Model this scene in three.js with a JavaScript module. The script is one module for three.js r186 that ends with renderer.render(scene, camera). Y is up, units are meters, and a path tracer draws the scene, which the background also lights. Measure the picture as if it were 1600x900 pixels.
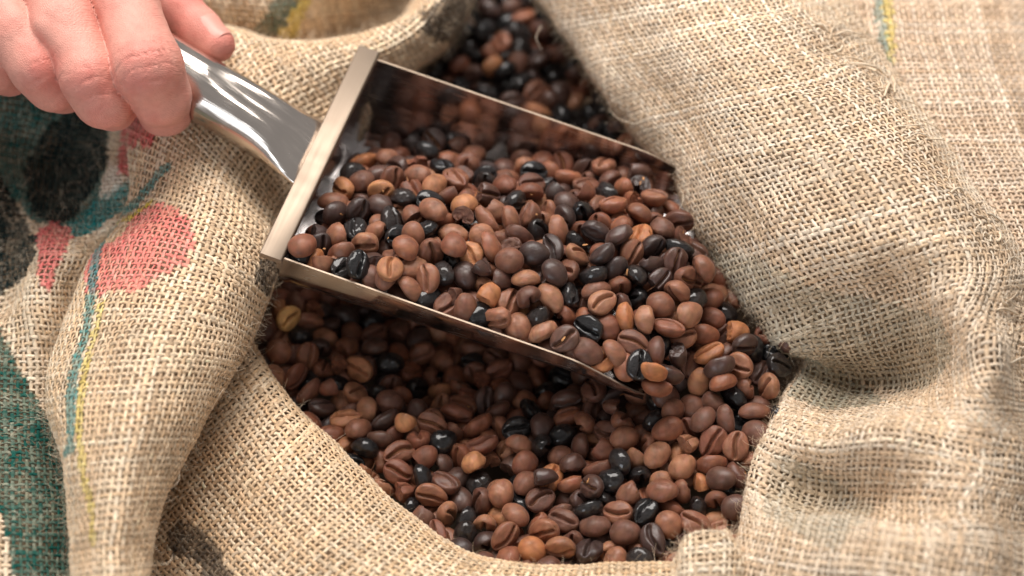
import * as THREE from 'three';
import { ImprovedNoise } from 'three/addons/math/ImprovedNoise.js';
import { mergeGeometries, mergeVertices, toCreasedNormals } from 'three/addons/utils/BufferGeometryUtils.js';
import { RectAreaLightUniformsLib } from 'three/addons/lights/RectAreaLightUniformsLib.js';

// ---------------------------------------------------------------- camera, light, exposure
const K = 0.001;                                   // all shapes are worked out in millimetres
const scene = new THREE.Scene();
const FOV = 16.5, DIST = 620, PITCH = 54 * Math.PI / 180;
const camera = new THREE.PerspectiveCamera(FOV, 16 / 9, 0.05, 20);
const CAM = new THREE.Vector3(0, Math.sin(PITCH) * DIST, Math.cos(PITCH) * DIST);
camera.position.copy(CAM).multiplyScalar(K);
camera.lookAt(0, 0, 0);
camera.focus = 0.592;
camera.userData.fStop = 5.6;

const renderer = new THREE.WebGLRenderer({ antialias: true });
renderer.toneMapping = THREE.LinearToneMapping;
renderer.toneMappingExposure = 1.24;
renderer.shadowMap.enabled = true;

scene.background = new THREE.Color().setRGB(0.27, 0.26, 0.255);   // the plain dim room all round
RectAreaLightUniformsLib.init();
const lampSpots = [
  // x, y, z (mm), width, depth, strength, colour, aim
  { at: [-90, 790, -430], size: [860, 460], power: 4.9, color: [1.0, 0.95, 0.90], aim: [0, 0, 0], name: 'ceiling_light_panel', label: 'wide white ceiling light panel high behind the sack' },
  { at: [-420, 300, 820], size: [360, 420], power: 2.3, color: [0.88, 0.94, 1.0], aim: [-60, 20, 0], name: 'window_light_panel', label: 'cool upright window light low behind the viewer' },
];
for (const l of lampSpots) {
  const lamp = new THREE.Group(); lamp.name = l.name; scene.add(lamp);
  lamp.position.set(...l.at).multiplyScalar(K);
  lamp.lookAt(new THREE.Vector3(...l.aim).multiplyScalar(K));
  lamp.userData = { label: l.label, category: 'lamp' };
  const col = new THREE.Color().setRGB(...l.color);
  const glow = new THREE.Mesh(new THREE.BoxGeometry(l.size[0] * K, l.size[1] * K, 0.004), new THREE.MeshStandardMaterial({ color: 0x222222, emissive: col, emissiveIntensity: l.power * 0.9, roughness: 1 }));
  glow.name = 'diffuser'; glow.position.z = -0.004; lamp.add(glow);
  const housing = new THREE.Mesh(new THREE.BoxGeometry(l.size[0] * K + 0.02, l.size[1] * K + 0.02, 0.03), new THREE.MeshStandardMaterial({ color: 0xdddddd, roughness: 0.6 }));
  housing.name = 'housing'; housing.position.z = -0.0225; lamp.add(housing);
  const area = new THREE.RectAreaLight(col, l.power, l.size[0] * K, l.size[1] * K);
  area.name = 'lamp_area'; area.position.z = 0.002; area.rotation.y = Math.PI; lamp.add(area);
}

// ---------------------------------------------------------------- helpers
function rng(seed) { let a = seed >>> 0; return () => { a = (a + 0x6D2B79F5) | 0; let t = Math.imul(a ^ (a >>> 15), 1 | a); t = (t + Math.imul(t ^ (t >>> 7), 61 | t)) ^ t; return ((t ^ (t >>> 14)) >>> 0) / 4294967296; }; }
const noiser = new ImprovedNoise(), N3 = (x, y, z) => noiser.noise(x, y, z);
const V = (x, y, z) => new THREE.Vector3(x, y, z);
const clamp = THREE.MathUtils.clamp, lerp = THREE.MathUtils.lerp, smooth = (a, b, x) => { const t = clamp((x - a) / (b - a), 0, 1); return t * t * (3 - 2 * t); };
const FPX = 450 / Math.tan(FOV * Math.PI / 360);
const RIGHT = V(1, 0, 0), FWD = V(0, -Math.sin(PITCH), -Math.cos(PITCH)), UPV = V(0, Math.cos(PITCH), -Math.sin(PITCH));
const ray = (px, py) => FWD.clone().addScaledVector(RIGHT, (px - 800) / FPX).addScaledVector(UPV, (450 - py) / FPX);
function atHeight(px, py, h) { const r = ray(px, py); return CAM.clone().addScaledVector(r, (h - CAM.y) / r.y); }
function P(px, py, d) { const r = ray(px, py).normalize(); const p = CAM.clone().addScaledVector(r, -CAM.y / r.y); return p.addScaledVector(r, -d); }   // d: mm above the level y = 0 along the line of sight
function pixel(p) { const q = p.clone().sub(CAM), z = q.dot(FWD); return [800 + q.dot(RIGHT) / z * FPX, 450 - q.dot(UPV) / z * FPX, z]; }
const taken = new Map();
function numbered(name) { const n = taken.get(name) ?? 0; taken.set(name, n + 1); return n ? name + '_' + String(n).padStart(3, '0') : name; }
function add(name, geometry, material, parent) {
  const m = new THREE.Mesh(geometry, material); m.name = name; m.castShadow = m.receiveShadow = true;
  (parent ?? scene).add(m); return m;
}
function geo(pos, idx, nor, col, uv) {
  const g = new THREE.BufferGeometry();
  g.setAttribute('position', new THREE.BufferAttribute(pos instanceof Float32Array ? pos : new Float32Array(pos), 3));
  if (nor) g.setAttribute('normal', new THREE.BufferAttribute(nor instanceof Float32Array ? nor : new Float32Array(nor), 3));
  if (col) g.setAttribute('color', new THREE.BufferAttribute(col instanceof Float32Array ? col : new Float32Array(col), 3));
  if (uv) g.setAttribute('uv', new THREE.BufferAttribute(new Float32Array(uv), 2));
  g.setIndex(new THREE.BufferAttribute(idx instanceof Uint32Array ? idx : new Uint32Array(idx), 1));
  if (!nor) g.computeVertexNormals();
  return g;
}
function seal(g) {   // turn a closed shape right side out
  const p = g.attributes.position, ix = g.index, n = ix ? ix.count : p.count, A = new THREE.Vector3(), B = new THREE.Vector3(), C = new THREE.Vector3(); let vol = 0;
  const id = (i) => (ix ? ix.getX(i) : i);
  for (let i = 0; i < n; i += 3) vol += A.fromBufferAttribute(p, id(i)).dot(B.fromBufferAttribute(p, id(i + 1)).cross(C.fromBufferAttribute(p, id(i + 2))));
  if (vol < 0) {
    if (ix) for (let i = 0; i < n; i += 3) { const t = ix.getX(i); ix.setX(i, ix.getX(i + 1)); ix.setX(i + 1, t); }
    else for (const at of Object.values(g.attributes)) for (let i = 0; i < n; i += 3) for (let k = 0; k < at.itemSize; k++) { const t = at.getComponent(i, k); at.setComponent(i, k, at.getComponent(i + 1, k)); at.setComponent(i + 1, k, t); }
  }
  g.computeVertexNormals(); return g;
}
const lin = (r, g, b) => { const c = new THREE.Color().setRGB(r / 255, g / 255, b / 255, THREE.SRGBColorSpace); return [c.r, c.g, c.b]; };

// ---------------------------------------------------------------- the sack: cloth surfaces woven from real threads
class Cloth {
  // rows[r][c] = [px, py, d]; Catmull-Rom through all points
  constructor(rows, { wrinkle = 1, seed = 0 } = {}) {
    const R = rows.length, C = rows[0].length, pts = rows.map((row) => row.map(([a, b, c]) => P(a, b, c)));
    const q = 14; this.nt = (R - 1) * q + 1; this.ns = (C - 1) * q + 1;
    this.p = new Float32Array(this.ns * this.nt * 3);
    const cr = (a, b, c, d, t) => 0.5 * (2 * b + (c - a) * t + (2 * a - 5 * b + 4 * c - d) * t * t + (3 * b - a - 3 * c + d) * t * t * t);
    const get = (r, c, k) => pts[clamp(r, 0, R - 1)][clamp(c, 0, C - 1)].getComponent(k);
    for (let j = 0; j < this.nt; j++) for (let i = 0; i < this.ns; i++) {
      const r = Math.min(Math.floor(j / q), R - 2), c = Math.min(Math.floor(i / q), C - 2), tr = j / q - r, tc = i / q - c;
      for (let k = 0; k < 3; k++) {
        const v = []; for (let a = -1; a < 3; a++) v.push(cr(get(r + a, c - 1, k), get(r + a, c, k), get(r + a, c + 1, k), get(r + a, c + 2, k), tc));
        this.p[(j * this.ns + i) * 3 + k] = cr(v[0], v[1], v[2], v[3], tr);
      }
    }
    this.flip = 1; this.normals();
    const mid = (Math.floor(this.nt / 2) * this.ns + Math.floor(this.ns / 2)) * 3;
    if (V(this.n[mid], this.n[mid + 1], this.n[mid + 2]).dot(FWD) > 0) { this.flip = -1; this.normals(); }
    for (let o = 0; o < this.p.length; o += 3) {   // soft buckles of the cloth
      const x = this.p[o], y = this.p[o + 1], z = this.p[o + 2];
      const h = wrinkle * (1.3 * N3(x / 26 + seed, y / 26, z / 26) + 0.7 * N3(x / 11, y / 11 + seed, z / 11) + 1.9 * (0.25 - Math.min(0.5, Math.abs(N3(x / 38 + 5, y / 38 + seed, z / 22)))));
      for (let k = 0; k < 3; k++) this.p[o + k] += this.n[o + k] * h;
    }
    this.normals();
  }
  normals() {
    const { ns, nt, p } = this; this.n = new Float32Array(p.length);
    for (let j = 0; j < nt; j++) for (let i = 0; i < ns; i++) {
      const a = (j * ns + Math.max(i - 1, 0)) * 3, b = (j * ns + Math.min(i + 1, ns - 1)) * 3, c = (Math.max(j - 1, 0) * ns + i) * 3, d = (Math.min(j + 1, nt - 1) * ns + i) * 3;
      const ux = p[b] - p[a], uy = p[b + 1] - p[a + 1], uz = p[b + 2] - p[a + 2], vx = p[d] - p[c], vy = p[d + 1] - p[c + 1], vz = p[d + 2] - p[c + 2];
      let x = uy * vz - uz * vy, y = uz * vx - ux * vz, z = ux * vy - uy * vx; const l = this.flip / (Math.hypot(x, y, z) || 1), o = (j * ns + i) * 3;
      this.n[o] = x * l; this.n[o + 1] = y * l; this.n[o + 2] = z * l;
    }
  }
  look(s, t, arr, out) {   // s, t in fine-grid units
    const { ns, nt } = this; s = clamp(s, 0, ns - 1.001); t = clamp(t, 0, nt - 1.001);
    const i = Math.floor(s), j = Math.floor(t), a = s - i, b = t - j, o = (j * ns + i) * 3, w0 = (1 - a) * (1 - b), w1 = a * (1 - b), w2 = (1 - a) * b, w3 = a * b;
    for (let k = 0; k < 3; k++) out[k] = arr[o + k] * w0 + arr[o + 3 + k] * w1 + arr[o + ns * 3 + k] * w2 + arr[o + ns * 3 + 3 + k] * w3;
    return out;
  }
  tangents(s, t, u, v) {
    const { ns, nt, p } = this, i = clamp(Math.floor(s), 0, ns - 2), j = clamp(Math.floor(t), 0, nt - 2), o = (j * ns + i) * 3;
    for (let k = 0; k < 3; k++) { u[k] = p[o + 3 + k] - p[o + k]; v[k] = p[o + ns * 3 + k] - p[o + k]; }
  }
  // crossing points of warp and weft, then relaxed over the surface until neighbours lie one pitch apart
  lay(pitch, anchor = 0.5) {
    const { ns, nt } = this, a = [0, 0, 0], b = [0, 0, 0], s0 = anchor * (ns - 1);
    const walk = (fn, from, dir, end) => {   // parameters at every pitch of arc length
      const out = []; let x = from, acc = 0, step = 0.1 * dir; fn(x, a);
      while (dir > 0 ? x < end : x > end) { x += step; fn(x, b); acc += Math.hypot(b[0] - a[0], b[1] - a[1], b[2] - a[2]); a[0] = b[0]; a[1] = b[1]; a[2] = b[2]; if (acc >= pitch) { out.push(x); acc -= pitch; } }
      return out;
    };
    const ft = (x, o) => this.look(s0, x, this.p, o), t0 = (nt - 1) / 2;
    const ts = [...walk(ft, t0, -1, 0).reverse(), t0, ...walk(ft, t0, 1, nt - 1)];
    const rows = ts.map((t) => { const fs = (x, o) => this.look(x, t, this.p, o); const lo = walk(fs, s0, -1, 0), hi = walk(fs, s0, 1, ns - 1); return { lo, hi }; });
    const nl = Math.max(...rows.map((r) => r.lo.length)), nh = Math.max(...rows.map((r) => r.hi.length)), W = nl + nh + 1, H = ts.length;
    const S = new Float32Array(W * H).fill(-1), T = new Float32Array(W * H), ok = new Uint8Array(W * H);
    rows.forEach(({ lo, hi }, j) => { for (let i = 0; i < W; i++) { const k = i - nl, s = k === 0 ? s0 : k < 0 ? lo[-k - 1] : hi[k - 1]; if (s !== undefined) { S[j * W + i] = s; T[j * W + i] = ts[j]; ok[j * W + i] = 1; } } });
    const pa = [0, 0, 0], pb = [0, 0, 0], u = [0, 0, 0], v = [0, 0, 0], d = [0, 0, 0];
    const move = (k, f) => {
      this.tangents(S[k], T[k], u, v);
      const uu = u[0] * u[0] + u[1] * u[1] + u[2] * u[2], vv = v[0] * v[0] + v[1] * v[1] + v[2] * v[2], uv = u[0] * v[0] + u[1] * v[1] + u[2] * v[2], du = (d[0] * u[0] + d[1] * u[1] + d[2] * u[2]) * f, dv = (d[0] * v[0] + d[1] * v[1] + d[2] * v[2]) * f, det = uu * vv - uv * uv;
      if (det < 1e-6) return;
      S[k] = clamp(S[k] + clamp((du * vv - dv * uv) / det, -2, 2), 0, ns - 1); T[k] = clamp(T[k] + clamp((dv * uu - du * uv) / det, -2, 2), 0, nt - 1);
    };
    for (let it = 0; it < 60; it++) for (let j = 0; j < H; j++) for (let i = 0; i < W; i++) {
      const k = j * W + i; if (!ok[k]) continue;
      for (const m of [i + 1 < W ? k + 1 : -1, j + 1 < H ? k + W : -1]) {
        if (m < 0 || !ok[m]) continue;
        this.look(S[k], T[k], this.p, pa); this.look(S[m], T[m], this.p, pb);
        for (let c = 0; c < 3; c++) d[c] = pb[c] - pa[c];
        const l = Math.hypot(...d); if (l < 1e-4) continue;
        const f = 0.35 * (l - pitch) / l; move(k, f); move(m, -f);
      }
    }
    Object.assign(this, { S, T, ok, W, H, pitch });
  }
  // where a point of the picture falls on the cloth (fine-grid units); the prints are drawn in these cloth coordinates
  find(px, py) {
    let best = 1e9, at = [0, 0]; const q = V(0, 0, 0);
    for (let j = 0; j < this.nt; j += 2) for (let i = 0; i < this.ns; i += 2) {
      const o = (j * this.ns + i) * 3, face = this.n[o] * FWD.x + this.n[o + 1] * FWD.y + this.n[o + 2] * FWD.z; if (face > 0.1) continue;
      const [x, y] = pixel(q.set(this.p[o], this.p[o + 1], this.p[o + 2])), e = (x - px) ** 2 + (y - py) ** 2; if (e < best) { best = e; at = [i, j]; }
    }
    return at;
  }
}

const JUTE = [lin(222, 199, 170), lin(228, 208, 181), lin(215, 189, 157), lin(222, 203, 178), lin(211, 186, 157), lin(231, 215, 192)];
function inPoly(x, y, poly) { let c = false; for (let i = 0, j = poly.length - 1; i < poly.length; j = i++) { const [xi, yi] = poly[i], [xj, yj] = poly[j]; if ((yi > y) !== (yj > y) && x < (xj - xi) * (y - yi) / (yj - yi) + xi) c = !c; } return c; }

function weave(cloth, { pitch = 1.95, seed = 1, prints = [], fat = 0.58, thick = 0.25, tone = [1, 1, 1], anchor = 0.5, sides = 5 }) {
  const rand = rng(seed); cloth.lay(pitch, anchor);
  const { S, T, ok, W, H } = cloth, inks = prints.filter((pr) => pr.pts).map((pr) => ({ ...pr, poly: pr.pts.map(([a, b]) => cloth.find(a, b)) }));
  const strokes = prints.filter((pr) => pr.line).map((pr) => ({ ...pr, path: pr.line.map(([a, b]) => { const [s, t] = cloth.find(a, b); return cloth.look(s, t, cloth.p, [0, 0, 0]); }) }));
  for (const k of inks) { const xs = k.poly.map((p) => p[0]), ys = k.poly.map((p) => p[1]); k.box = [Math.min(...xs) - 3, Math.max(...xs) + 3, Math.min(...ys) - 3, Math.max(...ys) + 3]; }
  const pos = [], nor = [], col = [], idx = [], A = [0, 0, 0], B = [0, 0, 0], n = [0, 0, 0];
  const put = (k, out) => cloth.look(S[k], T[k], cloth.p, out);
  const colour = (s, t, base, shade, x, y, z) => {
    let c = [base[0] * shade * tone[0], base[1] * shade * tone[1], base[2] * shade * tone[2]];
    const js = s + 1.1 * N3(x / 2.2, y / 2.2, z / 2.2 + 7), jt = t + 1.1 * N3(x / 2.2 + 9, y / 2.2, z / 2.2);
    for (const k of inks) {
      if (js < k.box[0] || js > k.box[1] || jt < k.box[2] || jt > k.box[3] || !inPoly(js, jt, k.poly)) continue;
      const m = clamp(k.ink * (0.98 + 0.42 * N3(x / 1.3, y / 1.3, z / 1.3) + 0.2 * N3(x / 6, y / 6, z / 6)), 0, 1);
      c = c.map((v, i) => lerp(v, k.color[i] * (0.8 + 0.4 * shade), m));
    }
    for (const k of strokes) {   // painted lines: distance to the line over the cloth
      let best = 1e9; for (let i = 0; i + 1 < k.path.length; i++) { const [ax, ay, az] = k.path[i], [bx, by, bz] = k.path[i + 1], ux = bx - ax, uy = by - ay, uz = bz - az, h = clamp(((x - ax) * ux + (y - ay) * uy + (z - az) * uz) / (ux * ux + uy * uy + uz * uz + 1e-6), 0, 1); best = Math.min(best, Math.hypot(x - ax - ux * h, y - ay - uy * h, z - az - uz * h)); }
      if (best > k.w * (1 + 0.5 * N3(x / 3, y / 3, z / 3))) continue;
      const m = clamp(k.ink * (0.9 + 0.5 * N3(x / 1.3, y / 1.3, z / 1.3)), 0, 1); c = c.map((v, i) => lerp(v, k.color[i] * (0.8 + 0.4 * shade), m));
    }
    return c;
  };
  const strand = (list, sgn) => {   // list of crossing indices in order
    if (list.length < 4) return;
    const base = JUTE[Math.floor(rand() * JUTE.length)], w0 = fat * (0.78 + 0.5 * rand()), h0 = thick * (0.85 + 0.3 * rand()), ph = rand() * 100, tint = 0.88 + 0.22 * rand();
    const C = [], Sg = []; for (const k of list) { C.push(put(k, [0, 0, 0])); }
    const rings = list.length * 2 - 1; let start = pos.length / 3;
    for (let r = 0; r < rings; r++) {
      const a = r >> 1, half = r & 1, k = list[a], k2 = list[Math.min(a + half, list.length - 1)];
      const s = (S[k] + S[k2]) / 2, t = (T[k] + T[k2]) / 2; cloth.look(s, t, cloth.n, n); const nl = Math.hypot(...n) || 1; n[0] /= nl; n[1] /= nl; n[2] /= nl;
      const p = half ? [(C[a][0] + C[a + 1][0]) / 2, (C[a][1] + C[a + 1][1]) / 2, (C[a][2] + C[a + 1][2]) / 2] : C[a];
      const i0 = Math.max(a - (half ? 0 : 1), 0), i1 = Math.min(a + 1, C.length - 1);
      let tx = C[i1][0] - C[i0][0], ty = C[i1][1] - C[i0][1], tz = C[i1][2] - C[i0][2]; const tl = Math.hypot(tx, ty, tz) || 1; tx /= tl; ty /= tl; tz /= tl;
      let bx = ty * n[2] - tz * n[1], by = tz * n[0] - tx * n[2], bz = tx * n[1] - ty * n[0]; const bl = Math.hypot(bx, by, bz) || 1; bx /= bl; by /= bl; bz /= bl;
      const up = half ? 0 : sgn(k) * thick * 0.95, slub = 1 + 0.42 * N3(p[0] / 5 + ph, p[1] / 5, p[2] / 5 + ph) + 0.25 * N3(p[0] / 1.6, p[1] / 1.6 + ph, p[2] / 1.6);
      const side = 0.38 * N3(p[0] / 7, p[1] / 7 - ph * 0.1, p[2] / 7 + ph * 0.1), w = w0 * slub, h = h0 * Math.sqrt(slub);
      const shade = tint * (1 + 0.28 * N3(p[0] / 2.5 - ph, p[1] / 2.5, p[2] / 2.5) + 0.14 * N3(p[0] / 30, p[1] / 30 + 3, p[2] / 30));
      const c = colour(s, t, base, shade, p[0], p[1], p[2]);
      for (let e = 0; e < sides; e++) {
        const g = (e + (r & 1) * 0.5) / sides * 2 * Math.PI, cs = Math.cos(g), sn = Math.sin(g), ow = cs * w + side, oh = sn * h + up;
        pos.push((p[0] + bx * ow + n[0] * oh) * K, (p[1] + by * ow + n[1] * oh) * K, (p[2] + bz * ow + n[2] * oh) * K);
        const nx = cs / w, ny = sn / h, q = 1 / Math.hypot(nx, ny); nor.push((bx * nx + n[0] * ny) * q, (by * nx + n[1] * ny) * q, (bz * nx + n[2] * ny) * q);
        const f = 1 + 0.12 * Math.sin(e * 2.4 + r * 1.3 + ph) + 0.34 * (rand() - 0.5); col.push(clamp(c[0] * f, 0, 1), clamp(c[1] * f, 0, 1), clamp(c[2] * f, 0, 1));
      }
      if (r) for (let e = 0; e < sides; e++) { const e2 = (e + 1) % sides, o = start + (r - 1) * sides, q = o + sides; idx.push(o + e, q + e, o + e2, o + e2, q + e, q + e2); }
    }
  };
  const runs = (get, len, sgn) => { let list = []; for (let i = 0; i <= len; i++) { const k = i < len ? get(i) : -1; if (k >= 0 && ok[k]) list.push(k); else { strand(list, sgn); list = []; } } };
  const par = (k) => ((k % W) + Math.floor(k / W)) % 2 ? 1 : -1;
  for (let i = 0; i < W; i++) runs((j) => j * W + i, H, par);
  for (let j = 0; j < H; j++) runs((i) => j * W + i, W, (k) => -par(k));
  return geo(pos, idx, nor, col);
}
function lining(cloth, depth) {   // the layer of cloth folded under the outer one
  const pos = [], idx = [], { ns, nt } = cloth, q = 3, cols = Math.floor((ns - 1) / q) + 1, rws = Math.floor((nt - 1) / q) + 1;
  for (let j = 0; j < rws; j++) for (let i = 0; i < cols; i++) { const o = (Math.min(j * q, nt - 1) * ns + Math.min(i * q, ns - 1)) * 3; for (let k = 0; k < 3; k++) pos.push((cloth.p[o + k] - cloth.n[o + k] * depth) * K); }
  for (let j = 0; j < rws - 1; j++) for (let i = 0; i < cols - 1; i++) { const a = j * cols + i, b = a + 1, c = a + cols, d = c + 1; if (cloth.flip > 0) idx.push(a, b, c, b, d, c); else idx.push(a, c, b, b, c, d); }
  return geo(pos, idx);
}
const hairShapes = [0, 1, 2, 3].map((v) => {
  const r = rng(40 + v), pts = []; let p = V(0, 0, 0), d = V(0.6 * (r() - 0.5), 1, 0.6 * (r() - 0.5)).normalize(), bend = V(r() - 0.5, (r() - 0.7) * 0.8, r() - 0.5).multiplyScalar(0.9);
  for (let i = 0; i < 6; i++) { pts.push(p.clone()); p = p.clone().addScaledVector(d, 0.2); d.addScaledVector(bend, 0.32).normalize(); }
  return new THREE.TubeGeometry(new THREE.CatmullRomCurve3(pts), 8, 0.008, 3);
});
const hairMat = new THREE.MeshStandardMaterial({ color: 0xffffff, roughness: 0.75 });
function fuzz(cloth, count, seed, parent, filter, len = [1.6, 5.5]) {
  const rand = rng(seed), { S, T, ok, W, H } = cloth, list = [[], [], [], []], p = [0, 0, 0], n = [0, 0, 0], q = new THREE.Quaternion(), Y = V(0, 1, 0), c = new THREE.Color();
  for (let tries = 0; tries < count; tries++) {
    const k = Math.floor(rand() * W * H); if (!ok[k]) continue;
    const s = S[k] + rand() - 0.5, t = T[k] + rand() - 0.5; if (filter && !filter(s / (cloth.ns - 1), t / (cloth.nt - 1), rand)) continue;
    cloth.look(s, t, cloth.p, p); cloth.look(s, t, cloth.n, n);
    const d = V(n[0], n[1], n[2]).multiplyScalar(0.1 + rand() ** 1.6 * 0.9).add(V(rand() - 0.5, rand() - 0.5, rand() - 0.5).multiplyScalar(1.9)).normalize();
    if (d.x * n[0] + d.y * n[1] + d.z * n[2] < 0.05) continue;
    const L = len[0] + (len[1] - len[0]) * rand() ** 2.2; q.setFromUnitVectors(Y, d).multiply(new THREE.Quaternion().setFromAxisAngle(Y, rand() * 6.28));
    const m = new THREE.Matrix4().compose(V(p[0] + n[0] * 0.2, p[1] + n[1] * 0.2, p[2] + n[2] * 0.2).multiplyScalar(K), q, V(L * K, L * K, L * K));
    list[Math.floor(rand() * 4)].push([m, 0.75 + 0.5 * rand(), Math.floor(rand() * JUTE.length)]);
  }
  list.forEach((l, v) => {
    if (!l.length) return;
    const im = new THREE.InstancedMesh(hairShapes[v], hairMat, l.length); im.name = 'loose_fuzz'; im.userData.kind = 'stuff'; im.castShadow = im.receiveShadow = true;
    l.forEach(([m, f, j], i) => { im.setMatrixAt(i, m); im.setColorAt(i, c.setRGB(Math.min(JUTE[j][0] * f, 1), Math.min(JUTE[j][1] * f, 1), Math.min(JUTE[j][2] * f, 1))); });
    parent.add(im);
  });
}

const juteMat = new THREE.MeshPhysicalMaterial({ color: 0xffffff, vertexColors: true, roughness: 0.86, sheen: 0.35, sheenRoughness: 0.6, sheenColor: new THREE.Color(0.9, 0.8, 0.65), specularIntensity: 0.4 });
const liningMat = new THREE.MeshStandardMaterial({ color: new THREE.Color().setRGB(0.46, 0.335, 0.22), roughness: 1, side: THREE.DoubleSide });

const sack = new THREE.Group(); sack.name = 'burlap_sack'; scene.add(sack);
sack.userData = { label: 'open burlap coffee sack with red and green prints, rim rolled down around the beans', category: 'sack' };

const INK = { red: lin(204, 98, 98), pink: lin(214, 120, 128), teal: lin(30, 122, 122), green: lin(16, 74, 66), dark: lin(10, 28, 28), yellow: lin(196, 178, 60), black: lin(52, 46, 42), white: lin(226, 218, 204), greytealShade: lin(92, 112, 104) };

const folds = {};
function fold(name, label, rows, opt) {
  const c = new Cloth(rows, opt); folds[name] = c;
  const m = add(name, weave(c, opt), juteMat, sack); m.userData = { kind: 'stuff', label };
  add('inner_layer', lining(c, opt.depth ?? 3.2), liningMat, m);
  c.mesh = m; return c;
}

// left roll of the rim: columns run from the tuck on the bean side over the top to the tuck on the outer side
const leftRoll = fold('rolled_rim', 'rolled rim with a printed red coffee cherry', [
  [[730, -20, -44], [752, -60, 0], [735, -90, 24], [720, -120, 34], [690, -160, 20], [680, -190, -20]],
  [[690, 76, -44], [716, 52, -2], [702, 26, 22], [690, 5, 32], [660, -10, 26], [650, -10, -20]],
  [[610, 132, -44], [648, 112, -2], [634, 88, 20], [620, 66, 32], [596, 46, 28], [590, 50, -20]],
  [[570, 240, -40], [560, 210, 0], [530, 150, 20], [495, 100, 34], [462, 66, 30], [455, 72, -20]],
  [[480, 320, -42], [490, 290, 0], [440, 210, 22], [385, 120, 36], [335, 46, 30], [320, 50, -20]],
  [[420, 390, -44], [440, 360, 4], [380, 280, 26], [300, 200, 34], [215, 120, 20], [205, 130, -20]],
  [[395, 440, -46], [432, 418, 8], [360, 350, 34], [275, 305, 34], [205, 300, 14], [215, 310, -22]],
  [[365, 510, -46], [408, 485, 8], [330, 440, 38], [230, 420, 40], [135, 430, 16], [150, 440, -24]],
  [[330, 580, -46], [378, 556, 8], [290, 540, 40], [190, 540, 43], [84, 560, 18], [105, 570, -26]],
  [[280, 680, -44], [322, 656, 6], [255, 655, 36], [170, 660, 42], [84, 668, 18], [106, 670, -26]],
  [[225, 780, -40], [262, 768, 6], [222, 770, 30], [165, 775, 37], [106, 782, 16], [126, 780, -26]],
  [[205, 870, -40], [234, 862, 6], [208, 868, 26], [165, 872, 33], [116, 880, 14], [134, 880, -26]],
  [[200, 990, -40], [226, 990, 6], [202, 990, 24], [162, 990, 30], [116, 990, 12], [134, 990, -26]],
], {
  seed: 11, wrinkle: 1, anchor: 0.45, tone: [1.02, 0.97, 0.915], prints: [
    { color: INK.red, ink: 0.72, pts: [[140, 466], [136, 430], [150, 392], [182, 372], [205, 340], [235, 318], [270, 318], [298, 340], [303, 374], [288, 408], [262, 430], [215, 448], [170, 462]] },
    { color: INK.teal, ink: 0.8, w: 2.2, line: [[266, 260], [244, 284], [210, 320], [178, 346], [150, 374], [146, 404], [141, 450], [136, 500], [125, 550], [117, 600], [111, 650], [113, 700], [120, 750], [126, 800]] },
    { color: INK.yellow, ink: 0.85, w: 1.1, line: [[236, 312], [206, 340], [176, 366]] },
    { color: INK.yellow, ink: 0.55, w: 1.5, line: [[160, 480], [152, 510], [141, 555], [133, 602], [128, 650], [129, 700], [135, 750], [141, 800], [146, 850]] },
    { color: INK.red, ink: 0.85, pts: [[186, 240], [200, 190], [222, 180], [242, 200], [236, 232], [214, 262], [196, 284], [188, 276]] },
    { color: INK.black, ink: 0.8, pts: [[400, 408], [418, 396], [440, 398], [436, 440], [418, 468], [405, 455], [392, 430]] },
    { color: INK.black, ink: 0.85, pts: [[655, 22], [690, 0], [720, -20], [780, -60], [780, 40], [730, 90], [700, 62], [682, 70], [664, 48]] },
  ] });

// slope of the rim towards the viewer, below the beans
const frontSlope = fold('front_rim', 'front rim sloping away below the beans', [
  [[359, 513, -46], [372, 500, -8], [300, 540, -18], [200, 600, -28], [100, 640, -38]],
  [[396, 578, -46], [408, 562, -8], [340, 620, -12], [250, 690, -26], [150, 760, -38]],
  [[462, 665, -46], [475, 648, -8], [405, 710, -3], [310, 790, -18], [210, 870, -34]],
  [[547, 755, -46], [560, 738, -8], [490, 800, 3], [400, 880, -7], [300, 960, -26]],
  [[639, 831, -46], [650, 815, -7], [590, 870, 7], [510, 940, 0], [420, 1020, -10]],
  [[734, 883, -46], [742, 868, -6], [695, 916, 7], [640, 980, 4], [580, 1050, -10]],
  [[828, 898, -46], [832, 884, -5], [810, 930, 8], [790, 990, 4], [760, 1060, -10]],
  [[949, 898, -46], [950, 884, -3], [945, 930, 9], [940, 990, 4], [930, 1060, -10]],
  [[1058, 892, -46], [1058, 876, 0], [1060, 930, 10], [1060, 990, 4], [1060, 1060, -10]],
  [[1151, 884, -46], [1150, 866, 0], [1155, 930, 10], [1160, 990, 4], [1160, 1060, -10]],
], {
  seed: 23, wrinkle: 0.8, tone: [1.03, 0.955, 0.87], prints: [
    { color: INK.black, ink: 0.75, pts: [[252, 828], [285, 818], [320, 828], [345, 858], [362, 900], [370, 940], [330, 940], [318, 885], [290, 872], [262, 868]] },
  ] });

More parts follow.
